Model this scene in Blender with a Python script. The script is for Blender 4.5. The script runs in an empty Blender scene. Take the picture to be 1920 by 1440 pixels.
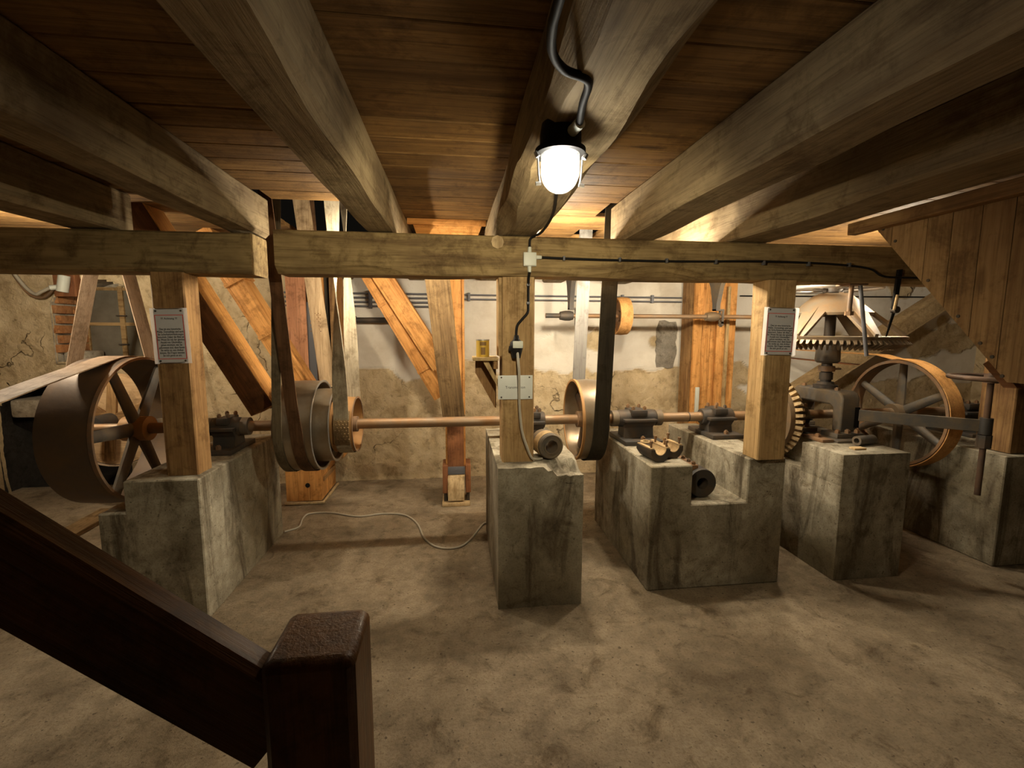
import bpy, bmesh, math, random
import numpy as np
from mathutils import Vector, Matrix
V = Vector
PI = math.pi
random.seed(7)
rng = np.random.default_rng(5)
S = bpy.context.scene
COL = S.collection

# ------------------------------------------------------------------ camera, world, light, exposure
cam = bpy.data.cameras.new('camera')
cam.sensor_width = 36.0
cam.lens = 36.0 * 850.0 / 1920.0
cam.clip_start = 0.05
co = bpy.data.objects.new('camera', cam)
COL.objects.link(co)
RX = V((0.99256, -0.12160, 0.00264)); RZ = V((0.12174, 0.98596, -0.11444))
RX.normalize(); fw = (RZ - RX * RZ.dot(RX)).normalized(); up = RX.cross(fw)
R = Matrix((RX, up, -fw)).transposed()
co.matrix_world = Matrix.Translation((0, 0, 1.5)) @ R.to_4x4()
S.camera = co
wd = bpy.data.worlds.new('world'); S.world = wd; wd.use_nodes = True
wd.node_tree.nodes['Background'].inputs[0].default_value = (1, .85, .65, 1)
wd.node_tree.nodes['Background'].inputs[1].default_value = 0.004
S.view_settings.view_transform = 'Standard'
S.view_settings.look = 'None'
S.view_settings.exposure = 0.0
S.view_settings.gamma = 1.0
S.view_settings.use_curve_mapping = False
FRONT_W, FRONT_DOWN_W, FRONT_C = 9, 300, (1, .86, .58)      # lamp in view: bulb, and the beam its reflector throws down
ADDED_BACK_LAMPS = [(-.44, 2.575, 1.90, 175, 'added unseen lamp, on the back of the crossbeam near the leaning trunk'),  # lamps added out of view to light the back wall and timber
              (.64, 2.575, 1.90, 280, 'added unseen lamp, on the back of the crossbeam right of the middle post'),
              (1.25, 2.575, 1.90, 200, 'added unseen lamp, on the back of the crossbeam left of the right post'),
              (2.10, 2.575, 1.90, 170, 'added unseen lamp, on the back of the crossbeam by the crown gear'),
              (2.98, 2.575, 1.90, 170, 'added unseen lamp, on the back of the crossbeam behind the hopper'),
              (-2.55, 2.695, 1.90, 290, 'added unseen lamp, on the back of the dark left beam')]
BACK_C = (1, .86, .64)


# ------------------------------------------------------------------ materials
def mat(name):
    m = bpy.data.materials.new(name); m.use_nodes = True
    nt = m.node_tree
    return m, nt, nt.nodes['Principled BSDF']


class NT:
    def __init__(s, nt): s.nt = nt
    def n(s, t, **k):
        x = s.nt.nodes.new(t)
        for a, b in k.items(): setattr(x, a, b)
        return x
    def l(s, a, b): s.nt.links.new(a, b)
    def noise(s, vec, scale, detail=4, rough=.55, dist=0.0):
        x = s.n('ShaderNodeTexNoise'); x.inputs['Scale'].default_value = scale
        x.inputs['Detail'].default_value = detail; x.inputs['Roughness'].default_value = rough
        x.inputs['Distortion'].default_value = dist
        s.l(vec, x.inputs['Vector']); return x.outputs['Fac']
    def ramp(s, fac, stops):
        x = s.n('ShaderNodeValToRGB'); e = x.color_ramp.elements
        while len(e) < len(stops): e.new(.5)
        for i, (p, c) in enumerate(stops):
            e[i].position = p; e[i].color = (*c, 1) if len(c) == 3 else c
        s.l(fac, x.inputs[0]); return x.outputs[0]
    def mix(s, fac, a, b, mode='MIX'):
        x = s.n('ShaderNodeMix', data_type='RGBA', blend_type=mode)
        for v, i in ((fac, 0), (a, 6), (b, 7)):
            if hasattr(v, 'is_linked'): s.l(v, x.inputs[i])
            elif i == 0: x.inputs[0].default_value = v
            else: x.inputs[i].default_value = (*v, 1)
        return x.outputs[2]
    def math(s, op, a, b=None):
        x = s.n('ShaderNodeMath', operation=op)
        for v, i in ((a, 0), (b, 1)):
            if v is None: continue
            if hasattr(v, 'is_linked'): s.l(v, x.inputs[i])
            else: x.inputs[i].default_value = v
        return x.outputs[0]
    def coords(s, scale=(1, 1, 1), rnd=True):
        tc = s.n('ShaderNodeTexCoord'); mp = s.n('ShaderNodeMapping')
        mp.inputs['Scale'].default_value = scale
        if rnd:
            oi = s.n('ShaderNodeObjectInfo'); vm = s.n('ShaderNodeVectorMath', operation='MULTIPLY_ADD')
            cb = s.n('ShaderNodeCombineXYZ')
            for i in range(3): s.l(oi.outputs['Random'], cb.inputs[i])
            s.l(cb.outputs[0], vm.inputs[0]); vm.inputs[1].default_value = (37, 23, 51)
            s.l(tc.outputs['Object'], vm.inputs[2]); s.l(vm.outputs[0], mp.inputs[0])
        else: s.l(tc.outputs['Object'], mp.inputs[0])
        return mp.outputs[0]
    def bump(s, h, strength, bsdf, dist=.01):
        b = s.n('ShaderNodeBump'); b.inputs['Strength'].default_value = strength
        b.inputs['Distance'].default_value = dist
        s.l(h, b.inputs['Height']); s.l(b.outputs[0], bsdf.inputs['Normal'])


def c3(c, f): return tuple(min(1, x * f) for x in c)


def wood(name, base, dark, grain=1.0, rough=.7, spots=None, spec=.14, var=.25, coat=0):
    m, nt, b = mat(name); N = NT(nt); m['wood'] = True
    v = N.coords((1.1, 14, 14)); v2 = N.coords((.7, 3.5, 3.5)); v3 = N.coords((1, 1, 1))
    g = N.noise(v, 2.2 * grain, 5, .6, .6); g2 = N.noise(v2, 3, 3, .5, .4)
    col = N.ramp(g, [(.30, dark), (.52, base), (.75, c3(base, 1.22))])
    col = N.mix(N.math('MULTIPLY', g2, .55), col, c3(dark, 1.1))
    # fine dark grain lines
    w = N.n('ShaderNodeTexWave', wave_type='BANDS', bands_direction='Y')
    w.inputs['Scale'].default_value = 9 * grain; w.inputs['Distortion'].default_value = 7
    w.inputs['Detail'].default_value = 2; w.inputs['Detail Scale'].default_value = .8
    N.l(N.coords((.35, 1.4, 1.4)), w.inputs['Vector'])
    lines = N.ramp(w.outputs['Fac'], [(.0, (1, 1, 1)), (.22, (0, 0, 0))])
    col = N.mix(N.math('MULTIPLY', lines, .35), col, dark)
    if spots:
        f = N.ramp(N.noise(v3, 3.5, 4, .6), [(.50, (0, 0, 0)), (.72, (1, 1, 1))])
        col = N.mix(N.math('MULTIPLY', f, .6), col, spots)
    # knots
    vo = N.n('ShaderNodeTexVoronoi'); vo.inputs['Scale'].default_value = 3.2
    N.l(N.coords((.55, 1.5, 1.5)), vo.inputs['Vector'])
    k = N.ramp(vo.outputs['Distance'], [(.05, (1, 1, 1)), (.11, (0, 0, 0))])
    col = N.mix(N.math('MULTIPLY', k, .65), col, c3(dark, .6))
    fg = N.noise(N.coords((2.2, 70, 70)), 2.0, 4, .7)
    col = N.mix(.75, col, N.ramp(fg, [(.28, (.45, .42, .38)), (.5, (.95, .95, .95)), (.72, (1, 1, 1))]), 'MULTIPLY')
    dn = N.noise(v3, 7, 6, .72, .3)
    col = N.mix(.7, col, N.ramp(dn, [(.36, (.42, .38, .33)), (.50, (1, 1, 1))]), 'MULTIPLY')
    oi = N.n('ShaderNodeObjectInfo')
    f = N.math('ADD', N.math('MULTIPLY', oi.outputs['Random'], var), 1 - var / 2)
    hs = N.n('ShaderNodeHueSaturation'); N.l(col, hs.inputs['Color']); N.l(f, hs.inputs['Value'])
    N.l(hs.outputs[0], b.inputs['Base Color'])
    b.inputs['Roughness'].default_value = rough; b.inputs['Specular IOR Level'].default_value = spec
    if coat:
        b.inputs['Coat Weight'].default_value = coat; b.inputs['Coat Roughness'].default_value = .22
    N.bump(N.math('ADD', N.math('ADD', g, N.math('MULTIPLY', fg, .7)), N.math('MULTIPLY', dn, .8)), .5, b, .006)
    return m


def blotch(name, a, bcol, ccol, s1=2.5, s2=14, rough=.85, bump=.4, bd=.008, spec=.2, streak=None, pale=None, rnd=True, pits=None):
    m, nt, b = mat(name); N = NT(nt)
    v = N.coords((1, 1, 1), rnd)
    n1 = N.noise(v, s1, 5, .6, .3); n2 = N.noise(v, s2, 5, .65); n3 = N.noise(v, s1 * .55, 3, .5)
    col = N.ramp(n1, [(.30, bcol), (.5, a), (.72, c3(a, 1.12))])
    col = N.mix(N.ramp(n3, [(.48, (0, 0, 0)), (.66, (1, 1, 1))]), col, ccol)
    col = N.mix(N.math('MULTIPLY', N.ramp(n2, [(.40, (1, 1, 1)), (.58, (0, 0, 0))]), .35), col, c3(bcol, .7))
    if streak:
        sv = N.noise(N.coords((3.2, 3.2, .65), rnd), 1.3, 6, .66, 1.2)
        col = N.mix(N.ramp(sv, [(.50, (0, 0, 0)), (.64, (.85, .85, .85))]), col, streak)
    if pale:
        pv = N.noise(N.coords((1, 1.6, 1), rnd), s1 * 1.7, 6, .7, .6)
        col = N.mix(N.ramp(pv, [(.60, (0, 0, 0)), (.74, (.55, .55, .55))]), col, pale)
    if pits:
        pn = N.noise(v, s2 * 4, 2, .5)
        col = N.mix(N.ramp(pn, [(.64, (0, 0, 0)), (.72, (.8, .8, .8))]), col, pits)
    n4 = N.noise(v, s2 * 6, 5, .75); n5 = N.noise(v, s1 * 2.6, 7, .75, .8)
    col = N.mix(.8, col, N.ramp(n4, [(.32, (.62, .58, .52)), (.52, (1, 1, 1))]), 'MULTIPLY')
    col = N.mix(.9, col, N.ramp(n5, [(.34, (.50, .46, .40)), (.47, (.95, .95, .95)), (.62, (1.0, 1.0, 1.0)), (.70, (1.25, 1.22, 1.15))]), 'MULTIPLY')
    N.l(col, b.inputs['Base Color'])
    b.inputs['Roughness'].default_value = rough; b.inputs['Specular IOR Level'].default_value = spec
    N.bump(N.math('ADD', N.math('ADD', N.math('MULTIPLY', n1, .8), n2), N.math('MULTIPLY', n4, .35)), bump, b, bd)
    return m


def metal(name, a, rust, metallic=.6, rough=.5, amt=.5, s=9):
    m, nt, b = mat(name); N = NT(nt)
    v = N.coords(); n1 = N.noise(v, s, 5, .6, .2); n2 = N.noise(v, s * 5, 3, .6)
    f = N.ramp(n1, [(.5 - amt * .3, (0, 0, 0)), (.5 + .22 - amt * .2, (1, 1, 1))])
    col = N.mix(f, a, rust)
    col = N.mix(N.math('MULTIPLY', n2, .4), col, c3(a, .6))
    N.l(col, b.inputs['Base Color'])
    r = N.math('ADD', N.math('MULTIPLY', n1, .3), rough - .1); N.l(r, b.inputs['Roughness'])
    b.inputs['Metallic'].default_value = metallic
    N.bump(n2, .25, b, .004)
    return m


def plain(name, c, rough=.5, metallic=0, emit=0, spec=.4):
    m, nt, b = mat(name); N = NT(nt)
    n = N.noise(N.coords(), 30, 3, .6)
    N.l(N.mix(N.math('MULTIPLY', n, .35), c, c3(c, .7)), b.inputs['Base Color'])
    b.inputs['Roughness'].default_value = rough; b.inputs['Metallic'].default_value = metallic
    b.inputs['Specular IOR Level'].default_value = spec
    if emit:
        b.inputs['Emission Color'].default_value = (*c, 1); b.inputs['Emission Strength'].default_value = emit
    return m


M = {}
M['beam'] = wood('aged_beam', (.38, .275, .125), (.15, .095, .042), .8, .72, spots=(.12, .073, .033))
M['joist'] = wood('grey_joist', (.31, .24, .138), (.17, .12, .068), .7, .75, spots=(.14, .098, .058))
M['ceil'] = wood('ceiling_board', (.25, .14, .048), (.10, .052, .019), .55, .7, spots=(.08, .044, .02), var=.35)
M['pine'] = wood('orange_pine', (.70, .36, .115), (.45, .19, .05), .9, .55, var=.18)
M['pink'] = wood('reddish_pine', (.66, .33, .18), (.50, .22, .11), .9, .55, var=.15)
M['darkpine'] = wood('dark_pine_and_shade', (.13, .052, .016), (.07, .026, .009), .8, .6)
M['oak'] = wood('pale_oak_post', (.54, .37, .175), (.29, .17, .07), .8, .65, spots=(.22, .12, .05))
M['oldpost'] = wood('brown_post', (.40, .24, .10), (.17, .085, .035), .8, .65, spots=(.12, .06, .028))
M['sawn'] = wood('dark_sawn_board', (.30, .20, .095), (.14, .085, .04), 1.1, .8, spots=(.10, .06, .03))
M['varnish'] = wood('dark_varnished', (.125, .055, .017), (.052, .023, .008), .6, .38, spec=.15, coat=.10)
M['board'] = wood('hopper_board', (.40, .25, .115), (.23, .13, .055), .7, .65, spots=(.19, .10, .045))
M['palewood'] = wood('pale_raw_wood', (.62, .47, .27), (.36, .24, .11), 1.2, .8, spots=(.12, .09, .06))
M['shelfwood'] = wood('shelf_wood', (.55, .40, .20), (.33, .22, .10), 1, .7)
M['redwood'] = wood('red_painted_wood', (.30, .13, .055), (.17, .065, .03), 1, .6)
M['block'] = blotch('block_concrete', (.42, .38, .29), (.20, .168, .112), (.22, .185, .122), 2.6, 16, .85, .3, .006, streak=(.085, .065, .04), pits=(.12, .10, .07))
M['floor'] = blotch('floor_concrete', (.345, .272, .182), (.175, .133, .085), (.25, .193, .125), 2.1, 13, .8, .9, .014, pale=(.46, .39, .28), rnd=False, spec=.25, pits=(.09, .065, .04))
M['iron'] = metal('dark_iron', (.060, .055, .050), (.11, .075, .045), .35, .55, .3)
M['rust'] = metal('rusty_iron', (.13, .10, .075), (.30, .165, .075), .3, .65, .7)
M['darkrust'] = metal('dark_rusty_iron', (.075, .05, .035), (.14, .075, .04), .3, .6, .5)
M['shaft'] = metal('rusty_shaft', (.30, .225, .15), (.34, .19, .085), .45, .48, .6, 7)
M['pulley'] = metal('pulley_iron', (.34, .28, .205), (.26, .18, .10), .65, .30, .45, 6)
M['pulleyd'] = metal('dark_pulley', (.10, .07, .05), (.15, .09, .045), .4, .5, .5, 5)
M['orangerim'] = metal('orange_rim', (.46, .25, .09), (.36, .18, .06), .2, .55, .5, 5)
M['gear'] = metal('gear_iron', (.225, .19, .14), (.27, .175, .09), .45, .5, .55, 8)
M['bright'] = metal('bright_steel', (.50, .49, .47), (.40, .36, .30), .8, .35, .3)
M['castgrey'] = metal('grey_cast_iron', (.105, .098, .088), (.20, .145, .085), .25, .6, .45)
M['leather'] = wood('brown_leather', (.145, .075, .035), (.065, .032, .016), .5, .6, var=.1)
M['tan'] = wood('tan_leather', (.60, .33, .12), (.48, .24, .08), .5, .55, var=.1)
M['taupe'] = wood('taupe_belt', (.42, .31, .215), (.29, .20, .13), .5, .65, var=.1)
M['black'] = wood('black_belt', (.055, .045, .03), (.022, .018, .013), .5, .55, var=.1)
M['canvas'] = wood('canvas_belt', (.45, .39, .28), (.27, .22, .15), 1, .8, var=.1)
M['greybelt'] = wood('grey_belt', (.19, .18, .165), (.12, .112, .10), .5, .6, var=.1)
M['brownbelt'] = wood('brown_belt', (.50, .36, .21), (.30, .20, .11), 1, .7, var=.1)
M['oldbelt'] = wood('olive_old_belt', (.15, .12, .075), (.08, .062, .038), .5, .6, var=.1)
M['slate'] = plain('slate_steel', (.14, .14, .15), .5, .3)
M['rubber'] = plain('black_rubber', (.012, .011, .010), .6, spec=.12)
M['grey_cord'] = plain('grey_cord', (.42, .38, .30), .5)
M['plastic'] = plain('grey_plastic', (.60, .62, .54), .45)
M['sign'] = plain('white_sign', (.72, .74, .70), .4)
M['paper'] = plain('laminated_paper', (.60, .60, .61), .3)
M['red'] = plain('red_print', (.72, .10, .07), .5)
M['ink'] = plain('black_print', (.02, .02, .02), .6)
M['tin'] = plain('yellow_tin', (.62, .40, .06), .4, .2)
M['tindark'] = plain('brown_print', (.22, .12, .03), .5)
M['brick'] = blotch('brick', (.48, .22, .085), (.32, .13, .05), (.42, .23, .11), 9, 40, .9, .4)
M['cement'] = blotch('grey_cement', (.27, .245, .20), (.19, .17, .14), (.24, .21, .165), 5, 24, .9, .5)
M['stone'] = blotch('whitewashed_stone', (.52, .46, .36), (.25, .21, .15), (.40, .34, .25), 5, 20, .9, .6, .012)
M['recess_shade'] = blotch('shade_dark_stone', (.045, .038, .03), (.02, .017, .013), (.03, .025, .02), 4, 18, .95, .6)  # near-black colour stands for the shade deep in the arch recess
M['dust'] = blotch('dusty_board', (.50, .36, .19), (.36, .24, .12), (.44, .32, .17), 6, 30, .9, .2)
M['ply'] = wood('wooden_disc', (.52, .36, .20), (.36, .23, .12), .7, .7)
M['bulb'] = plain('lit_bulb', (1, .96, .86), .5, 0, 60)


def wall_mat():
    m, nt, b = mat('wall_plaster'); N = NT(nt)
    a = N.n('ShaderNodeAttribute', attribute_name='plaster')
    v = N.coords((1, 1, 1), False)
    n1 = N.noise(v, 1.6, 6, .6, .3); n2 = N.noise(v, 18, 6, .7, .3); n3 = N.noise(v, 6, 5, .65, .5)
    white = N.ramp(n1, [(.32, (.50, .44, .35)), (.5, (.66, .61, .52)), (.7, (.72, .68, .60))])
    white = N.mix(N.math('MULTIPLY', N.ramp(n3, [(.62, (0, 0, 0)), (.74, (1, 1, 1))]), .5), white, (.42, .33, .22))
    rough = N.ramp(n3, [(.30, (.36, .265, .145)), (.50, (.55, .43, .26)), (.72, (.63, .51, .33))])
    rough = N.mix(N.ramp(n2, [(.34, (.5, .5, .5)), (.44, (0, 0, 0))]), rough, (.20, .145, .08))
    vo = N.n('ShaderNodeTexVoronoi', feature='DISTANCE_TO_EDGE'); vo.inputs['Scale'].default_value = 1.1
    nv = N.n('ShaderNodeTexNoise'); nv.inputs['Scale'].default_value = 3.5; nv.inputs['Detail'].default_value = 4
    N.l(v, nv.inputs['Vector']); va = N.n('ShaderNodeVectorMath', operation='MULTIPLY_ADD')
    N.l(nv.outputs['Color'], va.inputs[0]); va.inputs[1].default_value = (.5, .5, .5); N.l(v, va.inputs[2])
    N.l(va.outputs[0], vo.inputs['Vector'])
    crack = N.math('MULTIPLY', N.ramp(vo.outputs['Distance'], [(.0015, (1, 1, 1)), (.008, (0, 0, 0))]), N.ramp(n1, [(.5, (0, 0, 0)), (.6, (1, 1, 1))]))
    rough = N.mix(crack, rough, (.07, .05, .03))
    col = N.mix(a.outputs['Fac'], rough, white)
    N.l(col, b.inputs['Base Color']); b.inputs['Roughness'].default_value = .92
    b.inputs['Specular IOR Level'].default_value = .1
    h = N.math('ADD', N.math('MULTIPLY', n3, 1.2), n2)
    h = N.math('SUBTRACT', h, N.math('MULTIPLY', crack, .8))
    h = N.math('MULTIPLY', h, N.math('SUBTRACT', 1.15, a.outputs['Fac']))
    N.bump(h, .8, b, .02)
    return m
M['wall'] = wall_mat()


def glass_mat(name, tint, trans, rough):
    m, nt, b = mat(name); N = NT(nt)
    out = nt.nodes['Material Output']; nt.nodes.remove(b)
    t = N.n('ShaderNodeBsdfTransparent'); t.inputs[0].default_value = (1, 1, 1, 1)
    d = N.n('ShaderNodeBsdfTranslucent'); d.inputs[0].default_value = (*tint, 1)
    g = N.n('ShaderNodeBsdfGlossy'); g.inputs[0].default_value = (1, 1, 1, 1); g.inputs['Roughness'].default_value = rough
    m1 = N.n('ShaderNodeMixShader'); m2 = N.n('ShaderNodeMixShader')
    m1.inputs[0].default_value = 1 - trans; m2.inputs[0].default_value = .07
    N.l(t.outputs[0], m1.inputs[1]); N.l(d.outputs[0], m1.inputs[2])
    N.l(m1.outputs[0], m2.inputs[1]); N.l(g.outputs[0], m2.inputs[2]); N.l(m2.outputs[0], out.inputs[0])
    return m
M['lampglass'] = glass_mat('lamp_glass', (.75, .75, .7), .93, .12)
M['film'] = glass_mat('clear_film', (.85, .85, .85), .45, .2)


def pane_mat():
    m, nt, b = mat('dusty_pane'); N = NT(nt)
    n = N.noise(N.coords(), 5, 4, .6)
    N.l(N.ramp(n, [(.3, (.13, .115, .085)), (.7, (.20, .18, .14))]), b.inputs['Base Color'])
    b.inputs['Roughness'].default_value = .25
    return m
M['pane'] = pane_mat()

# ------------------------------------------------------------------ builders
WM = {}          # world matrices


def link(o, parent=None, mw=None):
    mw = mw or Matrix.Identity(4)
    COL.objects.link(o)
    if parent is not None:
        o.parent = parent; o.matrix_parent_inverse = WM[parent].inverted()
    o.matrix_basis = mw
    WM[o] = mw
    return o


def thing(name, label, cat, loc=(0, 0, 0), group=None, kind=None):
    o = bpy.data.objects.new(name, None); o.empty_display_size = .1
    link(o, None, Matrix.Translation(loc))
    return tag(o, label, cat, group, kind)


def tag(o, label=None, cat=None, group=None, kind=None):
    if label: o['label'] = label
    if cat: o['category'] = cat
    if group: o['group'] = group
    if kind: o['kind'] = kind
    return o


WOODS = {k for k, m_ in M.items() if m_.get('wood')}


class MB:
    def __init__(s): s.bm = bmesh.new()
    def poly(s, verts, faces, mtx=None):
        vs = [s.bm.verts.new((mtx @ V(v)) if mtx else v) for v in verts]
        for f in faces:
            try: s.bm.faces.new([vs[i] for i in f])
            except ValueError: pass
        return vs
    def box(s, x0, x1, y0, y1, z0, z1, c=0.0, mtx=None):
        if c <= 0:
            vs = [(x, y, z) for x in (x0, x1) for y in (y0, y1) for z in (z0, z1)]
            s.poly(vs, [(0, 1, 3, 2), (4, 6, 7, 5), (0, 4, 5, 1), (2, 3, 7, 6), (0, 2, 6, 4), (1, 5, 7, 3)], mtx)
        else:
            t = bmesh.new()
            bmesh.ops.create_cube(t, size=1)
            bmesh.ops.transform(t, matrix=Matrix.Translation(((x0 + x1) / 2, (y0 + y1) / 2, (z0 + z1) / 2)) @ Matrix.Diagonal((x1 - x0, y1 - y0, z1 - z0, 1)), verts=t.verts)
            bmesh.ops.bevel(t, geom=t.edges[:], offset=c, segments=2, affect='EDGES', profile=.6)
            s.merge(t, mtx)
        return s
    def merge(s, t, mtx=None):
        t.verts.index_update()
        s.poly([v.co.copy() for v in t.verts], [[v.index for v in f.verts] for f in t.faces], mtx); t.free()
    def lathe(s, prof, mtx=None, n=32, closed=False, a0=0, a1=2 * PI):
        """profile of (r, h) about local Z"""
        full = abs(a1 - a0 - 2 * PI) < 1e-6; k = n if full else n + 1
        vs, fs = [], []; L = len(prof)
        for i in range(k):
            a = a0 + (a1 - a0) * i / n
            for r, h in prof: vs.append((r * math.cos(a), r * math.sin(a), h))
        for i in range(n):
            j = (i + 1) % k
            for p in range(L if closed else L - 1):
                q = (p + 1) % L
                fs.append((i * L + p, j * L + p, j * L + q, i * L + q))
        if not full and closed:
            fs.append(tuple(range(L))); fs.append(tuple((k - 1) * L + p for p in reversed(range(L))))
        s.poly(vs, fs, mtx)
        return s
    def cyl(s, p0, p1, r0, r1=None, n=16, bore=0):
        p0, p1 = V(p0), V(p1); r1 = r0 if r1 is None else r1
        d = p1 - p0; m = Matrix.Translation(p0) @ d.to_track_quat('Z', 'Y').to_matrix().to_4x4()
        h = d.length
        if bore: s.lathe([(bore, 0), (r0, 0), (r1, h), (bore, h)], m, n, True)
        else: s.lathe([(0.0001, 0), (r0, 0), (r1, h), (0.0001, h)], m, n)
        return s
    def nut(s, p, r=.014, h=.018, d=(0, 0, 1), stud=True):
        d = V(d).normalized(); s.cyl(p, V(p) + d * h, r, n=6)
        if stud: s.cyl(V(p) + d * h, V(p) + d * (h * 1.35), r * .6, n=8)
        return s
    def tube(s, pts, r, n=8, sm=0, closed=False):
        pts = [V(p) for p in pts]
        if sm: pts = catmull(pts, sm)
        L = len(pts); rings = []
        ref = V((0, 0, 1))
        for i, p in enumerate(pts):
            t = (pts[(i + 1) % L] - pts[i - 1]) if closed else (pts[min(i + 1, L - 1)] - pts[max(i - 1, 0)])
            t.normalize()
            if abs(t.dot(ref)) > .95: ref = V((1, 0, 0)) if abs(t.x) < .9 else V((0, 1, 0))
            a = (ref - t * ref.dot(t)).normalized(); b = t.cross(a); ref = a
            rr = r[i] if isinstance(r, (list, tuple)) else r
            rings.append([p + (a * math.cos(2 * PI * k / n) + b * math.sin(2 * PI * k / n)) * rr for k in range(n)])
        vs = [v for q in rings for v in q]; fs = []
        for i in range(L if closed else L - 1):
            j = (i + 1) % L
            for k in range(n):
                fs.append((i * n + k, i * n + (k + 1) % n, j * n + (k + 1) % n, j * n + k))
        if not closed: fs += [tuple(range(n - 1, -1, -1)), tuple((L - 1) * n + k for k in range(n))]
        s.poly(vs, fs); return s
    def prism(s, poly, z0, z1, mtx=None):
        k = len(poly)
        vs = [(x, y, z0) for x, y in poly] + [(x, y, z1) for x, y in poly]
        fs = [tuple(range(k - 1, -1, -1)), tuple(range(k, 2 * k))] + [(i, (i + 1) % k, k + (i + 1) % k, k + i) for i in range(k)]
        s.poly(vs, fs, mtx); return s
    def ribbon(s, path, wv, width, th, closed=False):
        path = [V(p) for p in path]; L = len(path)
        if not isinstance(wv, list): wv = [wv] * L
        vs, fs = [], []
        for i, p in enumerate(path):
            t = (path[(i + 1) % L] - path[i - 1]) if closed else (path[min(i + 1, L - 1)] - path[max(i - 1, 0)])
            w = V(wv[i]).normalized(); nn = t.cross(w).normalized()
            for a, b in ((-1, -1), (1, -1), (1, 1), (-1, 1)): vs.append(p + w * (a * width / 2) + nn * (b * th / 2))
        for i in range(L if closed else L - 1):
            j = (i + 1) % L
            for k in range(4): fs.append((i * 4 + k, i * 4 + (k + 1) % 4, j * 4 + (k + 1) % 4, j * 4 + k))
        if not closed: fs += [(3, 2, 1, 0), tuple((L - 1) * 4 + k for k in range(4))]
        s.poly(vs, fs); return s
    def build(s, name, m, parent=None, smooth=35, mw=None, origin=None):
        bm = s.bm
        bmesh.ops.recalc_face_normals(bm, faces=bm.faces[:])
        if mw is None:
            if origin is None:
                xs = [v.co for v in bm.verts]
                lo = V([min(c[i] for c in xs) for i in range(3)]); hi = V([max(c[i] for c in xs) for i in range(3)])
                origin = V(((lo.x + hi.x) / 2, (lo.y + hi.y) / 2, lo.z))
            mw = Matrix.Translation(origin)
            bmesh.ops.translate(bm, vec=-V(origin), verts=bm.verts)
            if isinstance(m, str) and m in WOODS:          # local X follows the grain, the longest side
                ext = [max(v.co[i] for v in bm.verts) - min(v.co[i] for v in bm.verts) for i in range(3)]
                rot = {0: None, 1: Matrix.Rotation(PI / 2, 4, 'Z'), 2: Matrix.Rotation(-PI / 2, 4, 'Y')}[ext.index(max(ext))]
                if rot is not None:
                    bmesh.ops.transform(bm, matrix=rot.inverted(), verts=bm.verts); mw = mw @ rot
        me = bpy.data.meshes.new(name); bm.to_mesh(me); bm.free()
        me.materials.append(M[m] if isinstance(m, str) else m)
        if smooth:
            me.polygons.foreach_set('use_smooth', [True] * len(me.polygons))
            me.set_sharp_from_angle(angle=math.radians(smooth))
        o = bpy.data.objects.new(name, me)
        return link(o, parent, mw)


def catmull(pts, k):
    out = []
    L = len(pts)
    for i in range(L - 1):
        a, b, c, d = pts[max(i - 1, 0)], pts[i], pts[i + 1], pts[min(i + 2, L - 1)]
        for j in range(k):
            t = j / k
            out.append(.5 * (2 * b + (c - a) * t + (2 * a - 5 * b + 4 * c - d) * t * t + (3 * b - a - 3 * c + d) * t ** 3))
    out.append(pts[-1]); return out


def frame_mtx(p0, p1, upv=(0, 0, 1)):
    x = (V(p1) - V(p0)).normalized(); u = V(upv)
    z = (u - x * u.dot(x)).normalized(); y = z.cross(x)
    m = Matrix((x, y, z)).transposed().to_4x4(); m.translation = V(p0); return m


def timber(name, m, p0, p1, w, h, upv=(0, 0, 1), parent=None, c=.006, wob=0.0, seg=1, waney=0.0, seed=1, taper=0):
    """a squared timber with local X along the grain; chamfered, optionally hand hewn"""
    r = random.Random(seed); mw = frame_mtx(p0, p1, upv); L = (V(p1) - V(p0)).length
    b = MB(); vs, fs = [], []
    ph = [r.uniform(0, 6) for _ in range(12)]
    for i in range(seg + 1):
        t = i / seg; x = L * t
        def nz(k): return math.sin(x * (2.1 + k * .37) + ph[k]) * .6 + math.sin(x * (5.3 + k) + ph[(k + 5) % 12]) * .4
        s_ = 1 - taper * t
        hw = w / 2 * s_ + wob * .6 * nz(0); hh = h / 2 * s_
        zb = -hh + wob * nz(1); zt = hh
        dy = wob * .5 * nz(2)
        cb1 = c + waney * max(0, nz(3) + .25); cb2 = c + waney * max(0, nz(4) + .25)
        sec = [(-hw + cb1, zb), (hw - cb2, zb), (hw, zb + cb2), (hw, zt - c), (hw - c, zt), (-hw + c, zt), (-hw, zt - c), (-hw, zb + cb1)]
        for y, z in sec: vs.append((x, y + dy, z))
    for i in range(seg):
        for k in range(8): fs.append((i * 8 + k, i * 8 + (k + 1) % 8, i * 8 + 8 + (k + 1) % 8, i * 8 + 8 + k))
    fs += [tuple(range(7, -1, -1)), tuple(seg * 8 + k for k in range(8))]
    b.poly(vs, fs)
    return b.build(name, m, parent, 25, mw)


def text(body, size, mw, m, parent, name='lettering', align='CENTER', spacing=1.0):
    cu = bpy.data.curves.new('t', 'FONT'); cu.body = body; cu.size = size
    cu.align_x = align; cu.align_y = 'TOP'; cu.extrude = .0003; cu.space_line = spacing; cu.resolution_u = 2
    o = bpy.data.objects.new('t', cu); COL.objects.link(o)
    dg = bpy.context.evaluated_depsgraph_get()
    me = bpy.data.meshes.new_from_object(o.evaluated_get(dg))
    bpy.data.objects.remove(o); bpy.data.curves.remove(cu)
    me.name = name; me.materials.clear(); me.materials.append(M[m])
    return link(bpy.data.objects.new(name, me), parent, mw)


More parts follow.
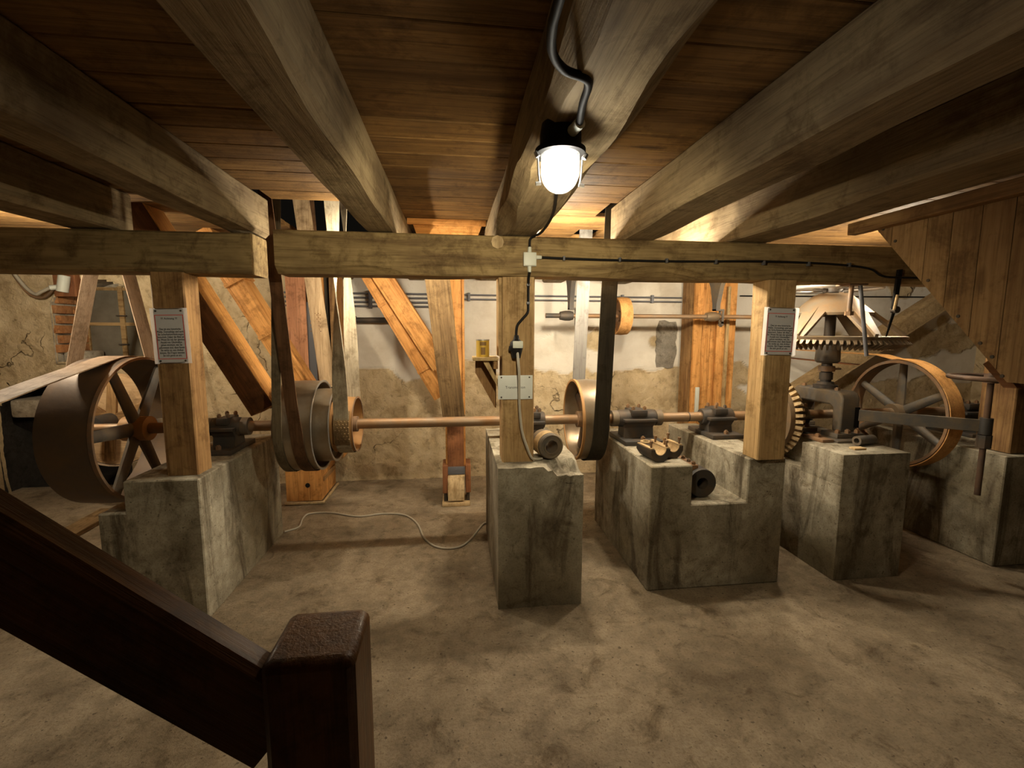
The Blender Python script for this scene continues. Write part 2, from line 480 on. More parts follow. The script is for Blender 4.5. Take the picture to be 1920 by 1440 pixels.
AX = Matrix.Rotation(PI / 2, 4, 'Y')       # local Z -> world X
def mx(x, y, z): return Matrix.Translation((x, y, z)) @ AX
SY, SZ = 3.0, 0.903                         # main shaft line


# ------------------------------------------------------------------ structure
def fbm(X, Z, f, oct=4, seed=0):
    g = np.random.default_rng(seed); out = np.zeros_like(X); amp = 1.0; tot = 0
    for o in range(oct):
        T = g.random((256, 256)); x = X * f + 100; z = Z * f + 100
        xi = np.floor(x).astype(int); zi = np.floor(z).astype(int); fx = x - xi; fz = z - zi
        fx = fx * fx * (3 - 2 * fx); fz = fz * fz * (3 - 2 * fz)
        a = T[xi % 256, zi % 256]; b = T[(xi + 1) % 256, zi % 256]; c = T[xi % 256, (zi + 1) % 256]; d = T[(xi + 1) % 256, (zi + 1) % 256]
        out += amp * ((a * (1 - fx) + b * fx) * (1 - fz) + (c * (1 - fx) + d * fx) * fz); tot += amp
        amp *= .5; f *= 2.03
    return out / tot


WX0, WX1, WY = -4.7, 6.0, 4.60
def back_wall():
    st = .018; nx = int((WX1 - WX0) / st) + 1; nz = int(2.35 / st) + 1
    xs = np.linspace(WX0, WX1, nx); zs = np.linspace(-.03, 2.32, nz)
    X, Z = np.meshgrid(xs, zs)
    edge = np.interp(xs, [-4.7, -1.7, -1.3, -.9, -.3, .24, 1, 1.9, 2.2, 2.5, 3.0, 3.3, 3.8, 4.3, 4.7, 6], [2.6, 2.6, 1.12, 1.07, 1.12, 1.15, 1.10, 1.14, 1.02, 1.05, 1.02, .80, .92, 1.12, 1.04, .95])
    sd = Z - (edge[None, :] + (fbm(X, Z, 2.2, 5, 3) - .5) * .34)
    plaster = np.clip(sd / .012 + .5, 0, 1)
    # a few bare patches inside the plaster
    ho = fbm(X, Z, 1.4, 4, 9); plaster *= 1 - np.clip((ho - .70) / .015, 0, 1)
    rough = (fbm(X, Z, 3.5, 5, 4) - .5) * .055 + (fbm(X, Z, 14, 3, 5) - .5) * .022
    Yd = WY - plaster * (.014 + (fbm(X, Z, 1.2, 3, 6) - .5) * .02) - (1 - plaster) * rough
    v = np.stack([X, Yd, Z], -1).reshape(-1, 3)
    idx = np.arange(nx * nz).reshape(nz, nx)
    q = np.stack([idx[:-1, :-1], idx[:-1, 1:], idx[1:, 1:], idx[1:, :-1]], -1)
    cx = (X[:-1, :-1] + st / 2); cz = Z[:-1, :-1] + st / 2
    arch = (cx > -4.13) & (cx < -3.1) & (cz < .72 + .34 * np.sqrt(np.clip(1 - ((cx + 3.62) / .52) ** 2, 0, 1)))
    win = (cx > -3.60) & (cx < -2.88) & (cz > 1.22) & (cz < 1.70 + .26 * np.sqrt(np.clip(1 - ((cx + 3.24) / .36) ** 2, 0, 1)))
    q = q[~(arch | win)].reshape(-1, 4)
    me = bpy.data.meshes.new('wall_back'); me.from_pydata(v.tolist(), [], q.tolist()); me.update()
    at = me.attributes.new('plaster', 'FLOAT', 'POINT'); at.data.foreach_set('value', plaster.reshape(-1).astype(np.float32))
    me.polygons.foreach_set('use_smooth', [True] * len(me.polygons)); me.materials.append(M['wall'])
    return tag(link(bpy.data.objects.new('wall_back', me)), kind='structure')
wall = back_wall()

b = MB(); b.box(WX0, WX1, -1.6, 4.75, -.12, 0); tag(b.build('floor', 'floor', smooth=0, origin=(0, 0, 0)), kind='structure')
b = MB(); b.box(WX0 - .2, WX0, -1.6, 4.75, -.1, 2.3); tag(b.build('wall_left', 'wall', smooth=0), kind='structure')
b = MB(); b.box(WX1, WX1 + .2, -1.6, 4.75, -.1, 2.3); tag(b.build('wall_right', 'wall', smooth=0), kind='structure')
b = MB(); b.box(WX0, WX1, -1.8, -1.6, -.1, 2.3); tag(b.build('wall_front', 'wall', smooth=0), kind='structure')
# arch recess and window recess belong to the back wall
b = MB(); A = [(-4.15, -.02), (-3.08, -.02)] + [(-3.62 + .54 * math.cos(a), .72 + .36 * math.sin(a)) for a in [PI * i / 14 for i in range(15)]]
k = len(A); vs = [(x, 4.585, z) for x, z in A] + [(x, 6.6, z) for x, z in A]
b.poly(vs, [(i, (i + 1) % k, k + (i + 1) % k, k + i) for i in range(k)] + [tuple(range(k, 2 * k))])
b.build('arch_recess', 'recess_shade', wall, 40)
b = MB(); A = [(-3.61, 1.20), (-2.87, 1.20)] + [(-3.24 + .37 * math.cos(a), 1.70 + .27 * math.sin(a)) for a in [PI * i / 14 for i in range(15)]]
k = len(A); vs = [(x, 4.585, z) for x, z in A] + [(x, 5.0, z) for x, z in A]
b.poly(vs, [(i, (i + 1) % k, k + (i + 1) % k, k + i) for i in range(k)] + [tuple(range(k, 2 * k))])
b.build('window_recess', 'stone', wall, 40)
for i, z in enumerate([1.30, 1.385, 1.475, 1.565, 1.655, 1.745]):      # brick courses of the left window reveal
    for j in range(2):
        y0 = 4.60 + j * .19 + (i % 2) * .03; b = MB()
        b.box(-3.62, -3.565 + random.uniform(-.006, .008), y0, y0 + .175, z, z + .072, .006)
        b.build('brick', 'brick', wall, 30)
b = MB(); b.box(-3.60, -3.42, 4.66, 4.9, 1.215, 1.31, .015); b.build('stone', 'stone', wall, 30)
for (x0, x1, z0, z1) in ((-4.06, -3.80, .70, .87),):
    b = MB(); b.box(x0, x1, 4.62, 4.95, z0, z1, .03); b.build('stone', 'stone', wall, 30)
# cement patch on the plaster
b = MB(); pts = []
for i in range(26):
    a = 2 * PI * i / 26; ca, sa = math.cos(a), math.sin(a)
    e = max(abs(ca) / .115, abs(sa) / .25); pts.append((2.205 + ca / e * random.uniform(.86, 1.08), 1.37 + sa / e * random.uniform(.93, 1.05)))
b.prism(pts, 0, .016, Matrix.Translation((0, 4.595, 0)) @ Matrix.Rotation(PI / 2, 4, 'X')); b.build('cement_patch', 'cement', wall, 30)

# window
w = thing('window_1', None, None, (-3.24, 4.95, 1.22), kind='structure'); del_keys = None
b = MB()
for x in (-3.58, -3.255, -2.935): b.box(x - .022, x + .022, 4.93, 4.97, 1.22, 1.93)
for z in (1.22, 1.55, 1.89): b.box(-3.60, -2.89, 4.935, 4.965, z, z + .03)
wf = b.build('window_frame', 'oak', w)
b = MB()
for z in (1.36, 1.64): b.box(-3.30, -3.21, 4.915, 4.93, z, z + .012)
b.build('latch', 'iron', wf)
for x0, x1 in ((-3.56, -3.275), (-3.235, -2.955)):
    for z0, z1 in ((1.25, 1.55), (1.58, 1.89)):
        b = MB(); b.box(x0, x1, 4.948, 4.954, z0, z1); b.build('pane', 'pane', wf, 0)

# ceiling boards (split round the two openings for the belts)
ceil = thing('ceiling', None, None, (0, 1.5, 2.2), kind='structure')
y = -1.6; i = 0
holes = [(-1.13, -.97, 2.62, 2.76), (-1.12, -.58, 2.76, 3.5), (.85, 1.02, 2.62, 2.76), (.85, 1.02, 3.18, 3.32)]
mt = {}
while y < 4.74:
    wd_ = random.choice([.13, .145, .16, .175]); y1 = min(y + wd_, 4.75)
    cuts = [WX0]
    hh = [h for h in holes if y1 > h[2] + .03 and y < h[3] - .03]
    hh = [h for k, h in enumerate(hh) if all(h[1] <= g[0] or h[0] >= g[1] for g in hh[k + 1:])]
    for h in hh: cuts += [h[0], h[1]]
    cuts.append(WX1)
    for a in range(0, len(cuts), 2):
        dz = random.uniform(0, .003)
        timber('plank', 'ceil', (cuts[a], (y + y1) / 2, 2.2125 + dz), (cuts[a + 1], (y + y1) / 2, 2.2125 + dz), y1 - y - .003, .025, parent=ceil, c=.003)
    y = y1

# ------------------------------------------------------------------ beams, joists, posts
JB = 1.99
for (x0, x1, lab, sd, wn) in (
                              (-.445, -.30, 'squared joist with worn edge between lamp log and left joist', 13, .012),
                              (1.48, 1.74, 'dark rightmost joist above the boarded hopper', 16, .02)):
    o = timber('joist', 'joist', ((x0 + x1) / 2, -1.55, (JB + 2.198) / 2), ((x0 + x1) / 2, 4.56, (JB + 2.198) / 2), x1 - x0, 2.198 - JB, c=.008, wob=.006, seg=60, waney=wn, seed=sd)
    tag(o, lab, 'joist')
for (x0, x1, ya, yb, lab, sd, wn) in ((-1.87, -1.66, -1.55, 2.655, 'leftmost squared ceiling joist, mostly in shadow', 11, .01),
                                      (-1.14, -.99, -1.55, 2.655, 'squared joist whose end rests on the dark left beam', 12, .01),
                                      (-1.12, -.96, 3.62, 4.56, 'short joist stub at the back wall behind the leather belt', 17, .01),
                                      (.88, 1.07, -1.55, 2.57, 'grey chipped joist to the right of the lamp', 15, .02),
                                      (.86, 1.06, 3.45, 4.56, 'short joist stub at the back wall above the left drop hanger', 18, .02)):
    tag(timber('joist', 'joist', ((x0 + x1) / 2, ya, (JB + 2.198) / 2), ((x0 + x1) / 2, yb, (JB + 2.198) / 2), x1 - x0, 2.198 - JB, c=.008, wob=.006, seg=50, waney=wn, seed=sd), lab, 'joist')
o = timber('log_joist', 'joist', (.315, -1.55, 2.094), (.335, 4.56, 2.094), .25, .208, c=.03, wob=.011, seg=70, waney=.035, seed=24)
tag(o, 'rough hewn log joist with bark traces carrying the lit lamp', 'joist')
o = timber('beam', 'beam', (-4.65, 2.60, 1.885), (-1.010, 2.56, 1.885), .19, .20, c=.008, wob=.005, seg=40, waney=.01, seed=31)
tag(o, 'dark left crossbeam ending at the leather belt', 'beam')
o = timber('beam', 'beam', (-.872, 2.475, 1.8875), (3.9, 2.475, 1.8875), .19, .203, c=.006, wob=.005, seg=90, waney=.055, seed=33)
tag(o, 'long olive-brown crossbeam carrying the grey junction box', 'beam')
b = MB(); b.cyl((.215, 2.372, 1.955), (.215, 2.395, 1.955), .034, n=8); b.build('peg', 'palewood', o)


def post(name, m, x0, x1, y0, y1, z0, z1, lab):
    o = timber(name, m, ((x0 + x1) / 2, (y0 + y1) / 2, z0), ((x0 + x1) / 2, (y0 + y1) / 2, z1), y1 - y0, x1 - x0, upv=(1, 0, 0), c=.006, wob=.002, seg=8, seed=int(z1 * 100 + x0 * 10))
    return tag(o, lab, 'post')
post('post', 'oldpost', -1.488, -1.335, 2.465, 2.60, .758, 1.788, 'left post with warning notice standing on the stepped concrete block')
pm = post('post', 'oak', .243, .418, 2.415, 2.575, .785, 1.788, 'middle post with the Transmission sign and socket')
pr = post('post', 'oak', 1.700, 1.870, 2.335, 2.475, .775, 1.786, 'right post with notice standing on the notched concrete block')
post('post', 'oldpost', 3.50, 3.70, 2.42, 2.62, .735, 2.19, 'orange-brown post below the hopper at the right edge')
b = MB(); b.box(.225, .2425, 2.43, 2.56, 1.37, 1.785); tag(b.build('board_strip', 'oak'), 'thin upright strip on the left side of the middle post', 'board')


# ------------------------------------------------------------------ concrete blocks
def blockmesh(boxes, seed, jag=.006):
    """union of boxes, edges worn a little"""
    b = MB()
    for q in boxes: b.box(*q, c=.010)
    return b


def conc(name, poly, y0, y1, lab):
    """front outline (x,z) extruded in depth, edges rounded and worn"""
    t = bmesh.new(); k = len(poly)
    vs = [t.verts.new((x, y0, z)) for x, z in poly] + [t.verts.new((x, y1, z)) for x, z in poly]
    t.faces.new(vs[:k]); t.faces.new(vs[k:][::-1])
    for i in range(k): t.faces.new((vs[i], vs[k + i], vs[k + (i + 1) % k], vs[(i + 1) % k]))
    bmesh.ops.recalc_face_normals(t, faces=t.faces[:])
    bmesh.ops.bevel(t, geom=t.edges[:], offset=.006, segments=1, affect='EDGES')
    bmesh.ops.triangulate(t, faces=[f for f in t.faces if len(f.verts) > 4])
    b = MB(); b.merge(t)
    o = b.build(name, 'block', None, 30)
    return tag(o, lab, 'block')
conc('concrete_block', [(-1.775, 0), (-1.298, 0), (-1.298, .758), (-1.648, .758), (-1.648, .595), (-1.775, .595)], 2.39, 3.42, 'stepped concrete block under the left post and bearing')
conc('concrete_block', [(1.085, 0), (1.915, 0), (1.91, .772), (1.678, .772), (1.678, .511), (1.335, .511), (1.335, .745), (1.088, .745)], 2.372, 3.39, 'wide concrete block with a square notch in its top')
t = bmesh.new()
O = [(2.26, 2.345), (2.70, 2.345), (2.70, 3.38), (2.26, 3.38)]
b = MB(); b.box(2.257, 2.705, 2.345, 3.38, 0, .60, .008); b.box(2.38, 2.705, 2.66, 3.38, .585, .785, .008); b.box(2.257, 2.705, 2.345, 2.672, .585, .785, .008)
bmesh.ops.translate(b.bm, verts=b.bm.verts, vec=(0, 0, 0))
tag(b.build('concrete_block', 'block', None, 30), 'concrete block carrying the iron bridge below the crown gear', 'block')
conc('concrete_block', [(3.42, 0), (4.6, 0), (4.6, .73), (3.42, .73)], 2.375, 3.40, 'stained concrete block at the far right under the post')
# middle block, its front right corner broken off
t = bmesh.new()
bmesh.ops.create_grid(t, x_segments=1, y_segments=1, size=.5)
t.clear()
def grid_block(x0, x1, y0, y1, z0, z1, n, fn):
    bmesh.ops.create_cube(t, size=1)
    bmesh.ops.subdivide_edges(t, edges=t.edges[:], cuts=n, use_grid_fill=True)
    for v in t.verts:
        v.co = V((x0 + (v.co.x + .5) * (x1 - x0), y0 + (v.co.y + .5) * (y1 - y0), z0 + (v.co.z + .5) * (z1 - z0))); fn(v)
def chip(v):
    h = math.sin(v.co.x * 71 + v.co.y * 53) * .5 + math.sin(v.co.x * 133 - v.co.y * 97 + 1) * .5
    d = max(0, min(1, (v.co.x - .47 - .02 * h) / .05)) * max(0, min(1, (2.44 + .05 * h - v.co.y) / .05))
    if v.co.z > .74: v.co.z -= d * (.052 + .008 * h) ; v.co.z -= .004 * abs(h) * (1 if v.co.z > .77 else 0)
    elif v.co.z > .68: v.co.z -= d * .01
    v.co.y += .004 * h if v.co.y < 2.31 else 0
grid_block(.210, .672, 2.30, 3.30, 0, .788, 18, chip)
b = MB(); b.merge(t); tag(b.build('concrete_block', 'block', None, 45), 'narrow concrete block under the middle post with broken corner', 'block')

# ------------------------------------------------------------------ main shaft, pulleys, wheels
b = MB(); b.cyl((-2.20, SY, SZ), (4.12, SY, SZ), .033, n=24)
sh = b.build('drive_shaft', 'shaft', origin=(.8, SY, SZ)); tag(sh, 'long rusty horizontal drive shaft running through all the pulleys', 'shaft')
b = MB(); b.cyl((1.625, SY, SZ), (1.632, SY, SZ), .0345, n=24, bore=.0331); b.build('joint_ring', 'iron', sh)
BR = .0335


def spoked(name, x0, x1, R, rim, lab, cat, mats, nsp=6, hubr=.07, hubw=None, sw=.05, st=.03, a0=.3, crown=.004, boss='rust', hx=None):
    xm = (x0 + x1) / 2; t = thing(name, lab, cat, (xm, SY, SZ - R))
    hw = (x1 - x0) / 2
    b = MB(); b.lathe([(R - rim, -hw), (R - .002, -hw), (R + crown, 0), (R - .002, hw), (R - rim, hw)], mx(xm, SY, SZ), 72, True); b.build('rim', mats[0], t)
    hubw = hubw or (x1 - x0) * .8
    hx = xm if hx is None else hx
    b = MB(); b.lathe([(BR, -hubw / 2), (hubr, -hubw / 2), (hubr, hubw / 2), (BR, hubw / 2)], mx(hx, SY, SZ), 32, True); b.build('hub', boss, t)
    me = None
    for i in range(nsp):
        a = a0 + 2 * PI * i / nsp; mw = Matrix.Translation((hx, SY, SZ)) @ Matrix.Rotation(a, 4, 'X')
        if me is None:
            b = MB(); L0, L1 = hubr * .9, R - rim * .7
            vs = []
            for z, k in ((L0, 1.15), (L1, .85)):
                for j in range(10):
                    q = 2 * PI * j / 10; vs.append((math.cos(q) * st * k, math.sin(q) * sw * .5 * k, z))
            b.poly(vs, [(j, (j + 1) % 10, 10 + (j + 1) % 10, 10 + j) for j in range(10)] + [tuple(range(9, -1, -1)), tuple(range(10, 20))])
            o = b.build('spoke', mats[1], t, 35, mw); me = o.data
        else: link(bpy.data.objects.new('spoke', me), t, mw)
    return t
lw = spoked('spoked_wheel', -2.17, -1.905, .437, .014, 'big dark spoked belt wheel left of the stepped block', 'wheel', ('pulleyd', 'castgrey'), 6, .075, .14, .075, .022, .45, boss='orangerim', hx=-1.95)
b = MB(); b.lathe([(.424, -.01), (.4385, -.01), (.4385, .012), (.424, .012)], mx(-1.905, SY, SZ), 72, True); b.build('rim_lip', 'rust', lw)
rw = spoked('spoked_wheel', 3.265, 3.375, .395, .022, 'large spoked belt wheel at right with tan leather belt', 'wheel', ('rust', 'castgrey'), 6, .065, .15, .062, .022, 0.0, boss='gear')
rp = spoked('belt_pulley', .795, .962, .272, .012, 'single iron belt pulley right of the middle post', 'pulley', ('pulley', 'pulleyd'), 4, .055, .12, .075, .015, .55)
b = MB(); b.lathe([(.262, -.004), (.276, -.004), (.276, .012), (.262, .012)], mx(.792, SY, SZ), 64, True); b.build('rim_lip', 'orangerim', rp)
# stepped pulley
sp = thing('stepped_pulley', 'three-step belt pulley on the shaft in front of the chutes', 'pulley', (-.86, SY, SZ - .29))
def drum(nm, x0, x1, R, m, th=.012, n=64, web=True):
    xm = (x0 + x1) / 2; hw = (x1 - x0) / 2; b = MB()
    b.lathe([(R - th, -hw), (R - .002, -hw), (R + .002, 0), (R - .002, hw), (R - th, hw)], mx(xm, SY, SZ), n, True); b.build(nm, m, sp)
drum('large_drum', -1.068, -.850, .284, 'pulley')
drum('middle_drum', -.905, -.765, .232, 'pulley')
drum('small_drum', -.775, -.640, .176, 'orangerim', .008)
b = MB()
for x, R in ((-.97, .273), (-.80, .222), (-.715, .168)): b.lathe([(BR, -.008), (R, -.008), (R, .008), (BR, .008)], mx(x, SY, SZ), 48, True)
b.build('web_disc', 'pulleyd', sp)
b = MB(); b.lathe([(BR, -.05), (.05, -.05), (.05, .06), (BR, .06)], mx(-.70, SY, SZ), 24, True); b.build('hub', 'rust', sp)
for x, R, m in ((-.8505, .284, 'bright'), (-.766, .232, 'bright'), (-.641, .176, 'rust')):
    b = MB(); b.lathe([(R - .008, -.002), (R + .003, -.002), (R + .003, .003), (R - .008, .003)], mx(x, SY, SZ), 64, True); b.build('drum_edge', m, sp)


# pillow blocks
def pillow(xc, L, base_z, lab, m='iron', collars=True, depth=.17, plate=True):
    t = thing('pillow_block', lab, 'bearing', (xc, SY, base_z), 'bearings of the drive shaft')
    h = L / 2
    prof = [(BR, -h), (.052, -h), (.058, -h + .01), (.062, -.25 * h), (.064, .25 * h), (.058, h - .01), (.052, h), (BR, h)]
    b = MB(); b.lathe(prof, mx(xc, SY, SZ), 28, True); b.build('housing', m, t, 40)
    b = MB(); b.box(xc - h * .86, xc + h * .86, SY - .105, SY + .105, SZ - .014, SZ + .006, .005); b.build('flange', m, t)
    b = MB(); b.box(xc - h * .42, xc + h * .42, SY - .075, SY + .075, SZ + .02, SZ + .066, .01); cap = b.build('cap', m, t)
    for sx in (-1, 1):
        for sy in (-1, 1):
            b = MB(); b.nut((xc + sx * h * .30, SY + sy * .05, SZ + .066), .013, .018); b.build('bolt', 'rust', cap)
    b = MB()
    b.prism([(-.085, SZ - .014), (.085, SZ - .014), (.06, SZ - .055), (.07, base_z + .03), (-.07, base_z + .03), (-.06, SZ - .055)], -h * .75, h * .75, Matrix.Translation((xc, SY, 0)) @ Matrix(((0, 0, 1, 0), (1, 0, 0, 0), (0, 1, 0, 0), (0, 0, 0, 1))))
    b.build('pedestal', m, t)
    if plate:
        b = MB(); b.box(xc - min(h, .14), xc + min(h, .14), SY - depth, SY + depth, base_z, base_z + .03, .006); bp = b.build('base_plate', m, t)
        for sy in (-1, 1):
            b = MB(); b.nut((xc, SY + sy * (depth - .035), base_z + .03), .016, .02); b.build('bolt', 'rust', bp)
    if collars:
        for sx in (-1, 1):
            b = MB(); b.cyl((xc + sx * (h + .002), SY, SZ), (xc + sx * (h + .045), SY, SZ), .056, n=28, bore=BR); b.build('collar', 'castgrey', t)
    return t
pillow(-1.43, .17, .759, 'dark bearing on the stepped block behind the left post')
pillow(.53, .12, .788, 'small dark bearing half hidden behind the middle post', collars=False)
pillow(1.243, .27, .746, 'bulky black bearing with four bolts left of the notch')
pillow(1.84, .23, .773, 'dusty dark bearing just left of the right post', collars=False)
pillow(2.478, .12, .801, 'dusty bearing between cogged wheel and iron bridge', 'castgrey', False, .13)
pillow(3.88, .24, .731, 'bearing on the far right block beyond the tan wheel')


# ------------------------------------------------------------------ belts
def loop_pts(cy, cz, R, a0, a1, n, x):
    return [(x, cy + R * math.cos(a0 + (a1 - a0) * i / n), cz + R * math.sin(a0 + (a1 - a0) * i / n)) for i in range(n + 1)]
def belt(m, path, w, width, th, lab, name='belt'):
    b = MB(); b.ribbon(path, w, width, th); return tag(b.build(name, m, None, 50), lab, 'belt')
# leather belt over the left part of the stepped pulley
def lerp(a, b, n): return [tuple(V(a) + (V(b) - V(a)) * i / n) for i in range(n)]
pth = lerp((-1.055, 2.70, 2.75), (-.935, SY - .290, SZ + .02), 12)
arc = [(-.925 + .02 * (i / 20), SY - .290 * math.cos(PI * .9 * i / 20), SZ - .290 * math.sin(PI * .9 * i / 20)) for i in range(21)]
pth2 = pth + arc + [(-.93, SY + .30, SZ + .15), (-.955, 3.37, 1.6), (-1.02, 3.42, 2.75)]
belt('leather', pth2, (1, 0, 0), .068, .006, 'long dark brown leather belt hanging in front of the stepped pulley')
belt('oldbelt', lerp((-.975, 2.80, 2.7), (-1.032, SY - .290, SZ + .1), 8) + [(-1.032, SY - .2905 * math.cos(q), SZ - .2905 * math.sin(q)) for q in [PI * i / 22 for i in range(20)]], (1, 0, 0), .05, .005, 'narrow grey-brown belt at the left edge of the stepped pulley')
# brown laced belt coming down to the back of the large drum
bb = belt('brownbelt', lerp((-1.06, 3.33, 2.7), (-.885, SY + .305, SZ + .1), 8) + [(-.885, SY + .293 * math.cos(q), SZ + .293 * math.sin(q)) for q in [.25 + .09 * i for i in range(8)]], (1, .1, 0), .105, .006, 'worn brown belt with laced splice behind the stepped pulley')
b = MB()
for i in range(7):
    for j in range(5): b.cyl((-.999 + i * .011 - j * .0, 3.3165, 1.50 + j * .028 + (i % 2) * .01), (-.999 + i * .011, 3.309, 1.50 + j * .028 + (i % 2) * .01), .0045, n=6)
b.build('lacing', 'rust', bb)['kind'] = 'stuff'
# twisted canvas belt on the small drum
def twist(p0, p1, th0, th1, n):
    P_, W_ = [], []
    for i in range(n):
        t = i / n; p = V(p0) + (V(p1) - V(p0)) * t; a = th0 + (th1 - th0) * max(0, min(1, (t - .15) / .75))
        P_.append(p); W_.append(V((math.cos(a), math.sin(a), 0)))
    return P_, W_
R5 = .1815
p1_, w1_ = twist((-.70, 2.80, 2.75), (-.7, SY - R5, SZ + .05), -PI * .98, 0, 44)
arc = [V((-.70, SY - R5 * math.cos(q), SZ - R5 * math.sin(q))) for q in [PI * i / 24 for i in range(25)]]
p2_, w2_ = twist((-.70, SY + R5, SZ + .05), (-.72, 3.16, 2.75), 0, PI * .9, 44)
tb = belt('canvas', p1_ + arc + p2_, w1_ + [V((1, 0, 0))] * 25 + w2_, .088, .005, 'pale twisted canvas belt running over the small drum')
b = MB(); b.ribbon([V((-.70, SY - (R5 + .008) * math.cos(q), SZ - (R5 + .008) * math.sin(q))) for q in [-.62 + .06 * i for i in range(20)]], V((1, 0, 0)), .092, .009)
for i in range(11):
    for j in range(4):
        q = -.55 + i * .095; x = -.732 + j * .021 + (i % 2) * .01; r1 = R5 + .011
        b.cyl((x, SY - r1 * math.cos(q), SZ - r1 * math.sin(q)), (x, SY - (r1 + .006) * math.cos(q), SZ - (r1 + .006) * math.sin(q)), .006, .003, n=6)
b.build('riveted_splice', 'sawn', tb)
# black belt on the single pulley
R6 = .281
pth = lerp((.948, 2.69, 2.7), (.905, SY - R6, SZ), 8) + [(.902, SY - R6 * math.cos(q), SZ - R6 * math.sin(q)) for q in [PI * i / 30 for i in range(31)]] 
belt('black', pth, (1, 0, 0), .100, .006, 'black belt hanging in front of the single iron pulley')
belt('greybelt', lerp((.94, 3.24, 2.7), (.90, SY + R6 + .004, SZ + .02), 8), (1, 0, 0), .095, .005, 'grey far strand of belt behind the single iron pulley')
# left wheel belt
R7 = .4435
pth = [(-2.03, SY + R7 * math.cos(q), SZ + R7 * math.sin(q)) for q in [-2.2 + i * .1 for i in range(40)]]
pth = [p for p in pth]
q = 1.75
pth = [(-2.03, SY + R7 * math.cos(a), SZ + R7 * math.sin(a)) for a in [-1.2 + (q + 1.2) * i / 34 for i in range(35)]]
e = V(pth[-1]); d = V((0, -math.sin(q), math.cos(q)))
pth += [tuple(e + d * s_ + V((.03 * s_, 0, -.02 * s_ * s_))) for s_ in (.2, .5, .9, 1.4)]
belt('taupe', pth, (1, 0, 0), .135, .006, 'wide taupe belt over the big left wheel running to the viewer')
# right wheel belt
R8 = .402
pth = [tuple(V((3.32, 4.38, SZ + .43)) + V((0, -1, -.004)) * s_ ) for s_ in (0, .45, .9, 1.2)]
pth += [(3.32, SY + R8 * math.cos(a), SZ + R8 * math.sin(a)) for a in [1.45 + 4.0 * i / 60 for i in range(61)]]
rb = belt('tan', pth, (1, 0, 0), .108, .006, 'tan leather belt wrapped round the right spoked wheel')
b = MB(); b.ribbon([(3.32, 3.02 + .4, 1.235), (3.32, 4.38, 1.25)], (1, 0, 0), .10, .006); b.build('lower_strand', 'redwood', rb)
b = MB(); b.lathe([(.012, -.06), (.045, -.06), (.048, 0), (.045, .06), (.012, .06)], mx(3.32, 4.40, 1.288), 24, True); b.cyl((3.2, 4.4, 1.288), (3.44, 4.4, 1.288), .0118, n=10)
tag(b.build('idler_pulley', 'rust'), 'small idler at the far end of the tan belt', 'pulley')
# V-shaped belt and its wooden disc
dk = thing('wooden_pulley', 'pale wooden disc pulley seen through the big left wheel', 'pulley', (-2.70, 3.95, .45))
Rd = .36; DX, DZ = -2.70, .80
mdk = Matrix.Translation((DX, 3.93, DZ)) @ Matrix.Rotation(PI / 2, 4, 'X')
b = MB(); b.lathe([(.03, -.05), (Rd, -.05), (Rd + .004, 0), (Rd, .05), (.03, .05)], mdk, 56, True); b.build('disc', 'ply', dk)
b = MB(); b.lathe([(.001, -.09), (.06, -.09), (.06, .25), (.001, .25)], mdk, 24); b.build('axle', 'iron', dk)
for i in range(3):
    b = MB(); a = i * 1.05 + .4
    b.box(-.33, .33, -.035, .035, .05, .075, .004, mdk @ Matrix.Rotation(a, 4, 'Z')); b.build('batten', 'oldpost', dk)
Rv = Rd + .008; a1, a2 = PI * .93, PI * .07
pth = lerp((-2.72, 3.93, 2.19), (DX + Rv * math.cos(a1), 3.93, DZ + Rv * math.sin(a1)), 8) + [(DX + Rv * math.cos(a1 + (2 * PI + a2 - a1) * i / 30), 3.93, DZ + Rv * math.sin(a1 + (2 * PI + a2 - a1) * i / 30)) for i in range(31)] + [(-2.56, 3.93, 2.19)]
vb = belt('taupe', pth, (0, 1, 0), .15, .006, 'taupe belt forming an upturned V before the window')
vb.rotation_euler.z += 0.0

# ------------------------------------------------------------------ bevel gears and vertical shaft
GX, GY = 2.64, 2.95
bw = thing('cog_wheel', 'upright iron wheel with pale wooden cogs behind the right post', 'gear', (2.262, SY, SZ - .25))
b = MB(); b.lathe([(.185, -.03), (.245, -.03), (.250, .0), (.235, .04), (.185, .04)], mx(2.262, SY, SZ), 64, True); b.build('rim', 'gear', bw)
b = MB(); b.lathe([(BR, -.05), (.06, -.05), (.06, .03), (.19, .02), (.19, 0), (BR + .02, 0)], mx(2.262, SY, SZ), 40, True); b.build('web', 'rust', bw)
cogm = None
for i in range(40):
    mw = Matrix.Translation((2.262, SY, SZ)) @ Matrix.Rotation(2 * PI * i / 40, 4, 'X')
    if cogm is None:
        b = MB(); w0 = .0125
        vs = [(.0, -w0, .246), (.0, w0, .246), (.035, w0, .236), (.035, -w0, .236), (.028, -w0 * .7, .285), (.028, w0 * .7, .285), (.085, w0 * .6, .236), (.085, -w0 * .6, .236)]
        b.poly(vs, [(0, 3, 2, 1), (4, 5, 6, 7), (0, 1, 5, 4), (2, 3, 7, 6), (1, 2, 6, 5), (3, 0, 4, 7)])
        c_ = b.build('cog', 'palewood', bw, 0, mw); cogm = c_.data
        b = MB(); b.box(-.025, .02, -.010, .010, .168, .186, .002); o = b.build('cog_tenon', 'palewood', c_, 0, mw); tenm = o.data
    else:
        c_ = link(bpy.data.objects.new('cog', cogm), bw, mw); link(bpy.data.objects.new('cog_tenon', tenm), c_, mw)
